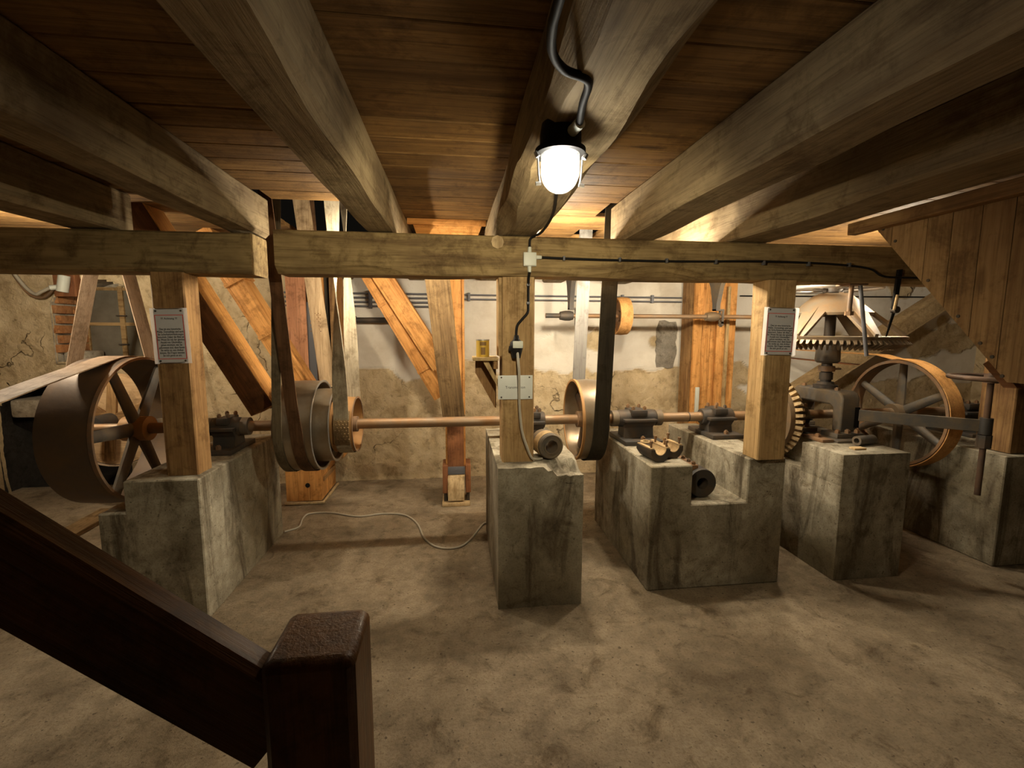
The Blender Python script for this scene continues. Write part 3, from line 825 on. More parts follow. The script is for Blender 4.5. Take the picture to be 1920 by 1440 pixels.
# crown gear
cg = thing('crown_gear', 'wide flat toothed crown gear on the vertical shaft', 'gear', (GX, GY, 1.29))
ZG = 1.452
mg = Matrix.Translation((GX, GY, ZG))
b = MB(); b.lathe([(.345, -.034), (.425, -.004), (.432, .022), (.40, .026), (.345, .004)], mg, 96, True)
nt_ = 76
for i in range(nt_):
    a = 2 * PI * i / nt_; m_ = mg @ Matrix.Rotation(a, 4, 'Z'); w0, w1 = .0125, .006
    vs = [(.424, -w0, .006), (.424, w0, .006), (.345, w0 * .8, -.030), (.345, -w0 * .8, -.030), (.452, -w1, -.024), (.452, w1, -.024), (.360, w1 * .8, -.066), (.360, -w1 * .8, -.066)]
    b.poly(vs, [(0, 1, 2, 3), (7, 6, 5, 4), (4, 5, 1, 0), (3, 2, 6, 7), (1, 5, 6, 2), (0, 3, 7, 4)], m_)
b.build('toothed_rim', 'gear', cg, 30)
b = MB(); b.cyl((GX, GY, 1.107), (GX, GY, 1.86), .034, n=20); b.build('vertical_shaft', 'iron', cg)
b = MB(); b.lathe([(.034, 1.285), (.062, 1.285), (.078, 1.30), (.074, 1.40), (.070, 1.43), (.034, 1.43)], Matrix.Translation((GX, GY, 0)), 28, True); b.build('hub', 'castgrey', cg)
b = MB(); b.lathe([(.034, 1.225), (.052, 1.225), (.052, 1.262), (.034, 1.262)], Matrix.Translation((GX, GY, 0)), 24, True)
b.cyl((GX + .05, GY - .02, 1.243), (GX + .085, GY - .03, 1.243), .008, n=6); b.build('collar', 'rust', cg)
b = MB(); b.lathe([(.034, 1.165), (.042, 1.165), (.042, 1.215), (.034, 1.215)], Matrix.Translation((GX, GY, 0)), 24, True); b.build('bush', 'iron', cg)
# conical spider
b = MB(); b.lathe([(.034, 1.765), (.085, 1.772), (.12, 1.755), (.245, 1.635), (.24, 1.618), (.115, 1.735), (.034, 1.735)], Matrix.Translation((GX, GY, 0)), 48, True); b.build('cone_plate', 'gear', cg, 40)
for i in range(6):
    mw = mg @ Matrix.Rotation(-PI * .5 - .12 + i * PI / 3, 4, 'Z')
    b = MB()
    # broad foot of the arm
    vs = [(.235, -.075, .19), (.235, .075, .19), (.415, .04, .026), (.415, -.04, .026), (.235, -.075, .172), (.235, .075, .172), (.405, .04, .008), (.405, -.04, .008)]
    b.poly(vs, [(0, 1, 2, 3), (7, 6, 5, 4), (0, 4, 5, 1), (1, 5, 6, 2), (2, 6, 7, 3), (3, 7, 4, 0)])
    b.build('arm', 'gear', cg, 30, mw)
    b = MB()
    vs = [(.08, -.014, .325), (.08, .014, .325), (.425, .011, .04), (.425, -.011, .04), (.08, -.014, .29), (.08, .014, .29), (.415, .011, .01), (.415, -.011, .01)]
    b.poly(vs, [(0, 1, 2, 3), (7, 6, 5, 4), (0, 4, 5, 1), (1, 5, 6, 2), (2, 6, 7, 3), (3, 7, 4, 0)])
    b.build('rib', 'gear', cg, 30, mw)
# ring wheel above
rg = thing('flywheel', 'pale smooth iron ring with thin spokes above the crown gear', 'wheel', (GX, GY, 1.78))
b = MB(); b.tube([(GX + .278 * math.cos(a), GY + .278 * math.sin(a), 1.81) for a in [2 * PI * i / 64 for i in range(64)]], .016, 12, closed=True); b.build('ring', 'bright', rg, 60)
for i in range(6):
    a = i * PI / 3 + .25; b = MB(); b.cyl((GX + .05 * math.cos(a), GY + .05 * math.sin(a), 1.80), (GX + .268 * math.cos(a), GY + .268 * math.sin(a), 1.808), .007, n=8); b.build('spoke', 'iron', rg)
b = MB(); b.lathe([(.0345, 1.78), (.06, 1.78), (.06, 1.825), (.0345, 1.825)], Matrix.Translation((GX, GY, 0)), 24, True); b.build('hub', 'iron', rg)
# bridge casting
ib = thing('iron_bridge', 'heavy iron bridge casting over the shaft under the crown gear', 'casting', (2.62, 2.94, .785))
mb_ = Matrix(((0, 0, 1, 0), (1, 0, 0, 0), (0, 1, 0, 0), (0, 0, 0, 1)))
b = MB(); pl = [(2.715, .83), (2.785, .83), (2.79, .99), (2.815, 1.005), (3.07, 1.005), (3.095, .99), (3.10, .83), (3.17, .83), (3.17, 1.06), (3.15, 1.095), (3.12, 1.105), (2.765, 1.105), (2.735, 1.095), (2.715, 1.06)]
b.prism(pl, 2.565, 2.70, mb_)
o = b.build('bridge', 'castgrey', ib, 35)
o.modifiers.new('bevel', 'BEVEL').width = .012; o.modifiers['bevel'].segments = 2; o.modifiers['bevel'].limit_method = 'ANGLE'
b = MB(); b.box(2.45, 2.702, 2.60, 3.22, .786, .80, .004); b.box(2.50, 2.70, 2.66, 2.80, .80, .832, .006); b.box(2.545, 2.70, 3.08, 3.2, .80, .832, .006); b.build('foot', 'castgrey', ib)
b = MB(); b.lathe([(.0345, 1.104), (.075, 1.104), (.075, 1.128), (.056, 1.132), (.050, 1.150), (.0345, 1.150)], Matrix.Translation((GX, GY, 0)), 28, True); b.build('thrust_bearing', 'iron', ib)
for p in ((2.60, 2.80), (2.60, 3.10)):
    b = MB(); b.nut((p[0], p[1], 1.104), .018, .016); b.build('bolt', 'rust', ib)
for p in ((2.52, 2.685), (2.59, 2.68), (2.66, 2.68), (2.58, 3.14)):
    b = MB(); b.nut((p[0], p[1], .831), .017, .02); b.build('bolt', 'rust', ib)
b = MB(); b.box(2.665, 2.7025, 2.712, 2.7135, .86, 1.0); b.build('slot', 'rubber', ib, 0)
# loose things on that block
b = MB(); b.cyl((2.52, 2.535, .817), (2.66, 2.56, .817), .030, n=20, bore=.017); tag(b.build('pipe_offcut', 'castgrey'), 'short dusty pipe offcut lying below the iron bridge', 'pipe')
b = MB(); b.box(2.41, 2.49, 2.43, 2.475, .786, .798, .003); tag(b.build('flat_stone', 'palewood'), 'small pale flat slip on the block edge by the pipe', 'slip')
b = MB(); b.box(2.36, 2.44, 2.62, 2.80, .786, .806, .004); b.nut((2.40, 2.71, .806), .02, .016); tag(b.build('clamp_plate', 'rust'), 'dusty clamp plate with nut by the cogged wheel', 'plate')
# lever with handwheel
lv = thing('lever_arm', 'flat dark iron lever reaching from bridge to handwheel spindle', 'lever', (2.93, 2.55, .91))
timber('bar', 'castgrey', (2.685, 2.70, .948), (3.19, 2.365, .935), .018, .075, parent=lv, c=.002)
b = MB(); b.cyl((3.205, 2.35, .885), (3.205, 2.35, .985), .032, n=20, bore=.0165); b.build('eye', 'iron', lv)
hw = thing('handwheel', 'rusty handwheel on a vertical spindle in front of the right block', 'handwheel', (3.205, 2.35, .50))
b = MB(); b.cyl((3.205, 2.35, .50), (3.205, 2.35, 1.26), .016, n=16); b.build('spindle', 'darkrust', hw)
b = MB(); b.tube([(3.205 + .188 * math.cos(a), 2.35 + .188 * math.sin(a), 1.232) for a in [2 * PI * i / 48 for i in range(48)]], .014, 10, closed=True); b.build('ring', 'darkrust', hw, 60)
for i in range(4):
    a = i * PI / 2 + .35; b = MB(); b.cyl((3.205 + .02 * math.cos(a), 2.35 + .02 * math.sin(a), 1.225), (3.205 + .18 * math.cos(a), 2.35 + .18 * math.sin(a), 1.232), .009, n=8); b.build('spoke', 'darkrust', hw)
b = MB(); b.cyl((3.205, 2.35, 1.20), (3.205, 2.35, 1.25), .034, n=20, bore=.0162); b.build('hub', 'darkrust', hw)
b = MB(); b.cyl((3.205, 2.35, .80), (3.205, 2.35, .88), .036, n=8, bore=.0162); b.build('spindle_nut', 'iron', hw)

# ------------------------------------------------------------------ clutch pieces on blocks
def half_shell(x, y, z, rot, lab):
    t = thing('half_bearing_shell', lab, 'bearing shell', (x, y, z), 'open half shells on the notched block')
    mw = Matrix.Translation((x, y, z)) @ Matrix.Rotation(rot, 4, 'Z')
    pl = [(-.062, .075), (-.062, .045), (-.040, .012), (-.02, 0), (.02, 0), (.040, .012), (.062, .045), (.062, .075), (.038, .075)] + [(.038 * math.cos(a), .075 - .038 * math.sin(a)) for a in [PI * i / 10 for i in range(1, 10)]] + [(-.038, .075)]
    b = MB(); b.prism(pl, -.085, .085, Matrix(((1, 0, 0, 0), (0, 0, -1, 0), (0, 1, 0, 0), (0, 0, 0, 1)))); b.build('shell', 'iron', t, 35, mw)
    b = MB(); b.lathe([(.0345, -.083), (.0378, -.083), (.0378, .083), (.0345, .083)], Matrix.Translation((0, 0, .075)) @ Matrix.Rotation(PI / 2, 4, 'X'), 14, True, PI, 2 * PI) if False else b.lathe([(.0345, -.083), (.0375, -.083), (.0375, .083), (.0345, .083)], Matrix.Translation((0, 0, .075)) @ Matrix.Rotation(PI / 2, 4, 'X'), 14, True, PI, 2 * PI)
    b.build('liner', 'dust', t, 40, mw)
    b = MB()
    for sx in (-1, 1): b.box(sx * .05 - .011, sx * .05 + .011, -.08, .08, .0752, .083, .002)
    b.build('flange', 'dust', t, 30, mw)
    for sx, sy in ((-1, -1), (1, 1), (1, -1)):
        b = MB(); b.cyl((sx * .05, sy * .06, .083), (sx * .05, sy * .06, .12), .006, n=8); b.cyl((sx * .05, sy * .06, .108), (sx * .05, sy * .06, .122), .011, n=6); b.build('bolt', 'rust', t, 30, mw)
half_shell(1.165, 2.535, .7465, .12, 'open half bearing shell with pale liner, left of the pair')
half_shell(1.278, 2.60, .7465, .12, 'open half bearing shell with pale liner, right of the pair')
b = MB(); b.lathe([(.020, 0), (.034, 0), (.036, .006), (.034, .012), (.020, .012)], Matrix.Translation((1.235, 2.80, .7751)), 24, True); tag(b.build('iron_washer', 'dust'), 'dusty iron washer lying before the black bearing', 'washer')
b = MB(); b.box(1.20, 1.30, 2.72, 2.83, .744, .774, .004); tag(b.build('iron_packer', 'iron'), 'iron packing plate under the dusty washer', 'plate')
# cylinder coupling in the notch
cc = thing('clamp_coupling', 'dark cylindrical clamp coupling lying in the block notch', 'coupling', (1.455, 2.60, .512))
b = MB(); b.lathe([(.035, -.16), (.085, -.16), (.088, -.15), (.088, .15), (.085, .16), (.035, .16)], Matrix.Translation((1.455, 2.63, .6005)) @ Matrix.Rotation(PI / 2, 4, 'X') , 36, True); b.build('sleeve', 'iron', cc)
b = MB(); b.box(1.40, 1.44, 2.50, 2.76, .672, .705, .004); b.build('clamp_lug', 'rust', cc)
for y in (2.52, 2.58, 2.65, 2.72):
    b = MB(); b.nut((1.42, y, .705), .013, .014); b.build('bolt', 'rust', cc)
# ring coupling on the middle block
rc = thing('ring_coupling', 'round iron coupling with hollow bore beside the middle post', 'coupling', (.512, 2.52, .79))
mr = Matrix.Translation((.508, 2.50, .863)) @ Matrix.Rotation(PI / 2, 4, 'X') @ Matrix.Rotation(.2, 4, 'Y')
b = MB(); b.lathe([(.036, -.075), (.066, -.075), (.072, -.068), (.072, .068), (.066, .075), (.060, .075), (.058, .070), (.046, .070), (.044, .076), (.036, .076)], mr, 36, True); b.build('sleeve', 'castgrey', rc)
b = MB(); b.lathe([(.0725, -.02), (.074, -.02), (.074, .045), (.0725, .045)], mr, 36, True); b.build('band', 'dust', rc)

# ------------------------------------------------------------------ chutes, trunks and elevator behind
def chute(p0, p1, w, h, upv, lab, m='pine', bats=((.3, .012), (.62, .012)), name='wooden_chute', th=.018):
    mw = frame_mtx(p0, p1, upv); L = (V(p1) - V(p0)).length
    t = thing(name, lab, 'chute', tuple(V(p1)))
    for nm, (y0, y1, z0, z1) in (('board', (-w / 2, w / 2, -h / 2, -h / 2 + th)), ('board', (-w / 2, w / 2, h / 2 - th, h / 2)), ('board', (-w / 2, -w / 2 + th, -h / 2 + th + .0005, h / 2 - th - .0005)), ('board', (w / 2 - th, w / 2, -h / 2 + th + .0005, h / 2 - th - .0005))):
        b = MB(); b.box(0, L, y0, y1, z0, z1, .002); b.build(nm, m, t, 25, mw)
    for f, d in bats:
        b = MB(); o_ = d
        b.box(L * f, L * f + .025, -w / 2 - o_, -w / 2, -h / 2 - .003, h / 2 + .003, .001); b.box(L * f, L * f + .025, -w / 2 - o_, w / 2 + o_, h / 2, h / 2 + o_, .001)
        b.build('batten', m, t, 25, mw)
    return t
UP = (.6, -.1, .8)
dch = chute((-1.782, 2.92, 2.19), (-1.150, 2.92, 1.03), .18, .14, (.878, 0, .478), 'square chute with painted front shade, lowest of the left pair', 'pine', ())
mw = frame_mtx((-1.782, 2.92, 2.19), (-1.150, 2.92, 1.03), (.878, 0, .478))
b = MB(); b.box(0, 1.32, -.1015, -.0902, -.07, .066, .001); b.build('shade_front_board', 'darkpine', dch, 25, mw)  # near-black board puts the shade on the chute's front into its colour
chute((-1.735, 3.52, 2.19), (-1.10, 3.52, 1.06), .16, .13, (.878, 0, .478), 'orange grained chute, upper of the left pair', 'pine')
chute((-.817, 3.92, 2.19), (-.128, 3.94, .955), .20, .138, (.88, 0, .48), 'lower square pine chute left of the leaning trunk', 'pine', ((.36, .01), (.80, .008)))
chute((-.731, 3.80, 2.19), (-.128, 3.80, 1.218), .18, .146, (.85, 0, .53), 'upper pine chute meeting the leaning trunk', 'pine', ())
chute((-.150, 3.42, 2.08), (-.025, 3.755, .78), .178, .09, (0, .95, .3), 'leaning dark sawn trunk before the elevator', 'sawn', (), 'leaning_trunk')
# elevator with boot
el = thing('bucket_elevator', 'upright pine bucket elevator ending in a wooden boot on the floor', 'elevator', (-.02, 3.92, 0))
for (x0, x1, y0, y1, z0, z1, m, nm) in ((-.10, -.08, 3.86, 4.03, .32, 2.19, 'pine', 'board'), (.05, .07, 3.86, 4.03, .32, 2.19, 'pine', 'board'), (-.08, .05, 3.87, 3.89, .32, 2.19, 'pine', 'board'),
                                    (-.085, .055, 3.835, 3.869, .34, .745, 'redwood', 'front_panel'), (-.10, .07, 3.80, 3.868, .746, .79, 'sawn', 'ledge')):
    b = MB(); b.box(x0, x1, y0, y1, z0, z1, .002)
    b.build(nm, m, el, 25)
b = MB(); b.box(-.092, .062, 3.812, 3.834, .28, .345, .002); b.cyl((-.015, 3.812, .32), (-.015, 3.808, .32), .006, n=8); b.build('strap', 'slate', el)
b = MB(); b.prism([(3.80, .05), (3.96, .05), (3.96, .30), (3.835, .30), (3.80, .25), (3.785, .15)], -.085, .055, mb_); b.build('boot', 'palewood', el, 50)
for x0 in (-.128, .067):
    b = MB(); b.box(x0, x0 + .045, 3.80, 4.02, .12, .36, .004); b.build('cheek', 'redwood', el)
    b = MB(); b.box(x0 + .008, x0 + .035, 3.84, 3.98, .035, .12, .003); b.build('foot', 'iron', el)
b = MB(); b.box(-.135, .105, 3.79, 4.04, .0, .035, .01); b.build('base', 'dust', el)
# left elevator casing and its box
bx = thing('wooden_boot_box', 'orange wooden box with finger hole on the floor below the stepped pulley', 'box', (-1.33, 4.2, 0))
for k in range(3):
    b = MB(); x0 = -1.475 + k * .098; b.box(x0, x0 + .096, 4.0, 4.02, .03, .335, .002); b.build('board', 'pine', bx)
for k in range(3):
    b = MB(); y0 = 4.021 + k * .15; b.box(-1.20, -1.182, y0, y0 + .147, .03, .335, .002); b.build('board', 'pine', bx)
b = MB(); b.box(-1.475, -1.457, 4.021, 4.46, .03, .335, .002); b.build('board', 'pine', bx)
b = MB(); b.box(-1.48, -1.178, 3.99, 4.47, .336, .356, .002); b.build('lid', 'redwood', bx)
b = MB(); b.box(-1.178, -1.165, 4.05, 4.42, .19, .23, .002); b.build('batten', 'oldpost', bx)
b = MB(); b.cyl((-1.295, 3.996, .17), (-1.295, 4.0, .17), .020, n=16); b.build('finger_hole', 'rubber', bx)
b = MB(); b.tube([(-1.485, 3.985, .016), (-1.168, 3.985, .016), (-1.168, 4.48, .016)], .015, 8); b.build('floor_bead', 'dust', bx, 60)
ec = thing('elevator_casing', 'upright reddish board casing behind the belts at left', 'elevator', (-1.25, 4.25, .357))
for (x0, x1, y0, y1, m) in ((-1.445, -1.285, 4.15, 4.17, 'pink'), (-1.20, -1.13, 4.15, 4.17, 'pine'), (-1.09, -1.03, 4.16, 4.18, 'oldpost'), (-1.445, -1.425, 4.171, 4.42, 'pine'), (-1.05, -1.03, 4.181, 4.42, 'pine'), (-1.42, -1.06, 4.42, 4.44, 'oldpost')):
    b = MB(); b.box(x0, x1, y0, y1, .357, 1.985, .002); b.build('board', m, ec, 25)
b = MB(); b.box(-1.285, -1.20, 4.16, 4.165, .9, 1.75); b.build('steel_sheet', 'slate', ec)
b = MB(); b.box(-1.285, -1.06, 4.23, 4.235, 1.0, 1.98); b.build('dark_panel', 'black', ec)
# right trunk
rt = thing('plank_duct', 'tall orange plank duct standing before the back wall at right', 'trunk', (2.6, 4.35, 0))
xx = [2.345, 2.43, 2.53, 2.585, 2.70, 2.80]
for i in range(5):
    b = MB(); o_ = .02 if i in (0, 3) else 0; b.box(xx[i] + .002, xx[i + 1] - .002, 4.30 - o_, 4.325 - o_ + .01, .02, 2.18, .002); b.build('plank', 'pine', rt, 25)
b = MB(); b.box(2.67, 2.70, 4.25, 4.279, .1, 1.95, .003); b.build('batten', 'shelfwood', rt)
b = MB(); b.box(2.345, 2.365, 4.336, 4.54, .02, 2.18, .002); b.build('side_board', 'oldpost', rt)
b = MB(); b.box(2.385, 2.425, 4.262, 4.278, .62, .95, .002); b.build('metal_strip', 'plastic', rt)
b = MB(); b.box(2.78, 2.80, 4.336, 4.54, .02, 2.18, .002); b.build('side_board', 'oldpost', rt)
# sloping wooden duct at right
o = chute((5.35, 4.25, 2.02), (3.05, 4.25, .62), .16, .17, (-.5, 0, .85), 'brown sloping duct on the wall behind the right wheel', 'dust', (), 'sloping_duct')
# funnel in the ceiling bay behind the beam
fn = thing('funnel', 'orange wooden funnel under the ceiling behind the beam', 'funnel', (-.05, 3.2, 1.92))
T = [(-.27, 3.03, 2.195), (.18, 3.03, 2.195), (.18, 3.62, 2.195), (-.27, 3.62, 2.195)]; Bt = [(-.20, 3.25, 1.98), (.08, 3.25, 1.98), (.08, 3.36, 1.98), (-.20, 3.36, 1.98)]
for i in range(4):
    j = (i + 1) % 4; n_ = (V(T[j]) - V(T[i])).cross(V(Bt[i]) - V(T[i])).normalized() * .012
    q = [V(T[i]), V(T[j]), V(Bt[j]), V(Bt[i])]; b = MB(); b.poly(q + [p + n_ for p in q], [(0, 1, 2, 3), (7, 6, 5, 4), (0, 4, 5, 1), (1, 5, 6, 2), (2, 6, 7, 3), (3, 7, 4, 0)]); b.build('board', 'pine', fn, 0)
b = MB(); b.box(-.295, .195, 2.96, 2.985, 2.165, 2.1985, .002); tag(b.build('trim_1', 'pine'), kind='structure')

# ------------------------------------------------------------------ upper line shaft
us = thing('line_shaft', 'upper line shaft with loose end on the back wall', 'shaft', (1.9, 4.05, 1.60))
b = MB(); b.cyl((.80, 4.05, 1.645), (3.3, 4.05, 1.645), .020, n=16); b.build('rod', 'shaft', us)
b = MB(); b.cyl((.80, 4.05, 1.645), (.955, 4.05, 1.645), .0215, n=16, bore=.0201); b.build('end_sleeve', 'iron', us)
b = MB(); b.lathe([(.155, -.055), (.168, -.055), (.173, 0), (.168, .055), (.155, .055)], mx(1.50, 4.05, 1.645), 48, True); b.build('pulley_rim', 'tan', us)
b = MB(); b.lathe([(.0202, -.03), (.05, -.03), (.05, -.006), (.156, -.006), (.156, .006), (.05, .006), (.05, .03), (.0202, .03)], mx(1.50, 4.05, 1.645), 40, True); b.build('pulley_web', 'rust', us)
for x, lab, m in ((1.00, 'iron drop hanger left on the upper line shaft', 'iron'), (2.40, 'iron drop hanger at the plank duct', 'castgrey')):
    t = thing('drop_hanger', lab, 'bracket', (x, 4.05, 1.54))
    b = MB(); pl = [(3.93, 1.988), (4.17, 1.988), (4.13, 1.92), (4.085, 1.76), (4.085, 1.54), (4.015, 1.54), (4.015, 1.76), (3.97, 1.92)]
    k = len(pl)
    b.prism(pl[:4] + [(4.085, 1.70), (4.015, 1.70)] + pl[6:], -.02, .02, Matrix.Translation((x + .03, 0, 0)) @ mb_)
    b.box(x + .075, x + .095, 4.02, 4.029, 1.56, 1.70); b.box(x + .075, x + .095, 4.071, 4.08, 1.56, 1.70); b.box(x + .075, x + .095, 4.02, 4.08, 1.58, 1.60); b.box(x + .01, x + .095, 4.02, 4.08, 1.70, 1.715); b.build('hanger', m, t)
    b = MB(); b.lathe([(.0204, -.07), (.036, -.07), (.045, -.02), (.045, .02), (.036, .05), (.0204, .05)], mx(x, 4.05, 1.645), 24, True); b.build('bush', 'iron' if x < 2 else 'gear', t)
    b = MB(); b.cyl((x + .085, 4.05, 1.55), (x + .085, 4.05, 1.58), .014, n=6); b.build('set_screw', 'iron', t)

# ------------------------------------------------------------------ wall pipes and cables
def tubething(name, pts, r, m, lab, cat, sm=0, n=8):
    b = MB(); b.tube(pts, r, n, sm); return tag(b.build(name, m, None, 60), lab, cat)
for i, (z, lab) in enumerate(((1.862, 'topmost of the wall conduits left'), (1.822, 'second of the wall conduits left'), (1.781, 'third of the wall conduits left'), (1.741, 'lowest of the wall conduits left'))):
    tubething('conduit', [(-1.6, 4.555, z), (-.18, 4.555, z)], .009, 'slate', lab, 'pipe')
for z, lab in ((1.860, 'upper thin conduit along the wall right of middle'), (1.818, 'lower thin conduit along the wall right of middle')):
    tubething('conduit', [(-.10, 4.55, z), (2.34, 4.55, z - .004)], .0075, 'slate', lab, 'pipe')
for x, lab in ((.13, 'left of the middle post'), (.56, 'right of the middle post'), (1.70, 'right of the tan upper pulley'), (2.02, 'above the grey cement patch')):
    b = MB(); b.box(x - .012, x + .012, 4.536, 4.575, 1.80, 1.88, .002); tag(b.build('pipe_clip', 'slate'), 'small clip on the paired wall conduits ' + lab, 'clip', 'clips on the paired conduits')
b = MB(); b.box(-.83, -.80, 4.535, 4.575, 1.72, 1.89, .002); tag(b.build('clip_rail', 'slate'), 'upright rail clamping the four wall conduits', 'clip')
pp = thing('iron_pipe', 'black iron pipe stub on the wall behind the canvas belt', 'pipe', (-.8, 4.5, 1.6))
b = MB(); b.cyl((-1.45, 4.50, 1.605), (-.42, 4.50, 1.608), .026, n=16); b.build('pipe', 'iron', pp)
b = MB(); b.cyl((-.97, 4.50, 1.606), (-.94, 4.50, 1.606), .038, n=16, bore=.0262); b.build('flange', 'iron', pp)
# left conduit head with two cables
ch = thing('cable_terminal', 'grey cable head on the wall left of the window', 'conduit', (-3.42, 4.5, 1.86))
b = MB(); b.box(-3.52, -3.34, 4.53, 4.62, 1.80, 2.02, .006); b.build('board', 'redwood', ch)
b = MB(); b.cyl((-3.43, 4.50, 1.84), (-3.40, 4.50, 1.98), .042, n=16); b.build('head', 'plastic', ch)
b = MB(); b.cyl((-3.44, 4.50, 1.88), (-3.50, 4.47, 1.87), .022, n=12); b.build('gland', 'plastic', ch)
tubething('cable', [(-3.50, 4.47, 1.87), (-3.57, 4.47, 1.835), (-3.63, 4.48, 1.815), (-3.72, 4.5, 1.88), (-3.80, 4.5, 2.02), (-3.83, 4.5, 2.18)], .014, 'grey_cord', 'grey cable looping from the conduit head at left', 'cable', 6)
tubething('cable', [(-3.50, 4.50, 1.855), (-3.60, 4.52, 1.79), (-3.70, 4.52, 1.81), (-3.78, 4.52, 1.92), (-3.87, 4.52, 2.10)], .011, 'rust', 'brown cable hanging below the grey one at left', 'cable', 6)
tubething('wall_cable', [(3.0, 4.56, 1.885), (3.8, 4.56, 1.89), (5.4, 4.56, 1.90)], .007, 'rubber', 'thin black cable high on the wall at right', 'cable')

# ------------------------------------------------------------------ electrics on beam and post
jb = thing('junction_box', 'pale grey junction box on the beam above the middle post', 'junction box', (.378, 2.36, 1.835))
b = MB(); b.box(.347, .414, 2.350, 2.380, 1.835, 1.905, .004); b.build('body', 'plastic', jb)
b = MB(); b.box(.350, .411, 2.344, 2.350, 1.838, 1.902, .002); b.build('lid', 'plastic', jb)
for p0, p1 in (((.38, 2.364, 1.905), (.38, 2.364, 1.932)), ((.38, 2.364, 1.835), (.38, 2.364, 1.806)), ((.414, 2.364, 1.882), (.442, 2.364, 1.882))):
    b = MB(); b.cyl(p0, p1, .011, .009, n=10); b.build('gland', 'plastic', jb)
cb = tubething('cable', [(.44, 2.364, 1.882), (.74, 2.366, 1.877), (1.21, 2.366, 1.878), (1.68, 2.366, 1.888), (2.1, 2.366, 1.882), (2.33, 2.366, 1.862), (2.42, 2.366, 1.822), (2.55, 2.366, 1.815), (2.75, 2.366, 1.817)], .006, 'rubber', 'black cable clipped along the crossbeam to the right', 'cable', 5)
for x in (.56, .86, 1.12, 1.40, 1.68, 1.95, 2.2):
    b = MB(); b.box(x - .005, x + .005, 2.352, 2.374, 1.868, 1.890, .001); b.build('clip', 'slate', cb)
tubething('cable', [(.38, 2.364, 1.93), (.382, 2.364, 1.97), (.40, 2.34, 1.983), (.42, 2.25, 1.984), (.40, 1.9, 1.978), (.33, 1.5, 1.976), (.285, 1.27, 1.975), (.27, 1.185, 1.972)], .006, 'rubber', 'black cable from junction box along the log to the lamp', 'cable', 5)
cd = tubething('cable', [(.38, 2.364, 1.806), (.380, 2.400, 1.76), (.381, 2.406, 1.64), (.377, 2.406, 1.60), (.345, 2.406, 1.562), (.322, 2.406, 1.53), (.316, 2.400, 1.475)], .007, 'rubber', 'black cable from junction box down to the socket', 'cable', 5)
for z in (1.74, 1.645):
    b = MB(); b.box(.372, .389, 2.396, 2.416, z, z + .012, .001); b.build('clip', 'slate', cd)
so = thing('socket_outlet', 'black rubber socket outlet hanging on the middle post', 'socket', (.316, 2.39, 1.36))
b = MB(); b.lathe([(.001, .12), (.012, .12), (.016, .098), (.032, .085), (.036, .06), (.030, .035), (.022, .0), (.001, 0)], Matrix.Translation((.316, 2.385, 1.362)), 20); b.build('body', 'rubber', so, 50)
b = MB(); b.box(.293, .345, 2.343, 2.352, 1.415, 1.452, .004); b.build('lid', 'plastic', so)
b = MB(); b.box(.276, .296, 2.37, 2.392, 1.40, 1.425, .004); b.build('latch', 'rubber', so)
tubething('cord', [(.318, 2.365, 1.40), (.322, 2.345, 1.33), (.327, 2.352, 1.27), (.331, 2.375, 1.15), (.337, 2.385, 1.06), (.350, 2.39, .96), (.375, 2.39, .88), (.402, 2.40, .815), (.43, 2.42, .797), (.47, 2.43, .796)], .007, 'grey_cord', 'grey cord dropping from socket to the block top', 'cord', 5)
tubething('floor_cord', [(-1.292, 3.43, .008), (-1.216, 3.505, .008), (-1.237, 3.658, .008), (-1.216, 3.763, .008), (-1.048, 3.765, .008), (-.813, 3.661, .008), (-.606, 3.692, .008), (-.428, 3.638, .008), (-.314, 3.449, .008), (-.249, 3.21, .008), (-.146, 3.049, .008), (.001, 3.032, .008), (.099, 3.169, .008), (.189, 3.39, .008), (.25, 3.42, .008)], .007, 'grey_cord', 'grey cord winding across the concrete floor', 'cord', 6)

# lamp
lp = thing('bulkhead_lamp', 'lit glass-domed bulkhead lamp under the hewn log', 'lamp', (.255, 1.13, 1.82))
LM = Matrix.Translation((.255, 1.13, 0))
b = MB(); b.lathe([(.001, 1.994), (.046, 1.994), (.050, 1.97), (.050, 1.936), (.001, 1.936)], LM, 32); b.build('housing', 'rubber', lp, 40)
b = MB(); b.lathe([(.046, 1.924), (.061, 1.924), (.061, 1.936), (.046, 1.936)], LM, 40, True); b.build('rim', 'rubber', lp, 40)
b = MB(); b.cyl((.272, 1.085, 1.962), (.28, 1.045, 1.964), .013, n=12); b.build('gland', 'plastic', lp)
dome = [(.047, 1.924)] + [(.047 * math.cos(a) , 1.886 - .050 * math.sin(a)) for a in [PI / 2 * i / 10 for i in range(11)]]
dome[-1] = (.0002, dome[-1][1])
b = MB(); b.lathe(dome, LM, 36); b.build('glass_dome', 'lampglass', lp, 60)
b = MB(); b.lathe([(.001, 1.932), (.042, 1.932), (.040, 1.928), (.001, 1.928)], LM, 28); b.build('reflector', 'bright', lp)
b = MB(); b.lathe([(.0002, 1.844)] + [(.036 * math.cos(a), 1.878 + .034 * math.sin(a)) for a in [-PI / 2 + PI * .75 * i / 10 for i in range(1, 11)]] + [(.014, 1.918), (.012, 1.927)], LM, 24); b.build('bulb', 'bulb', lp, 60)
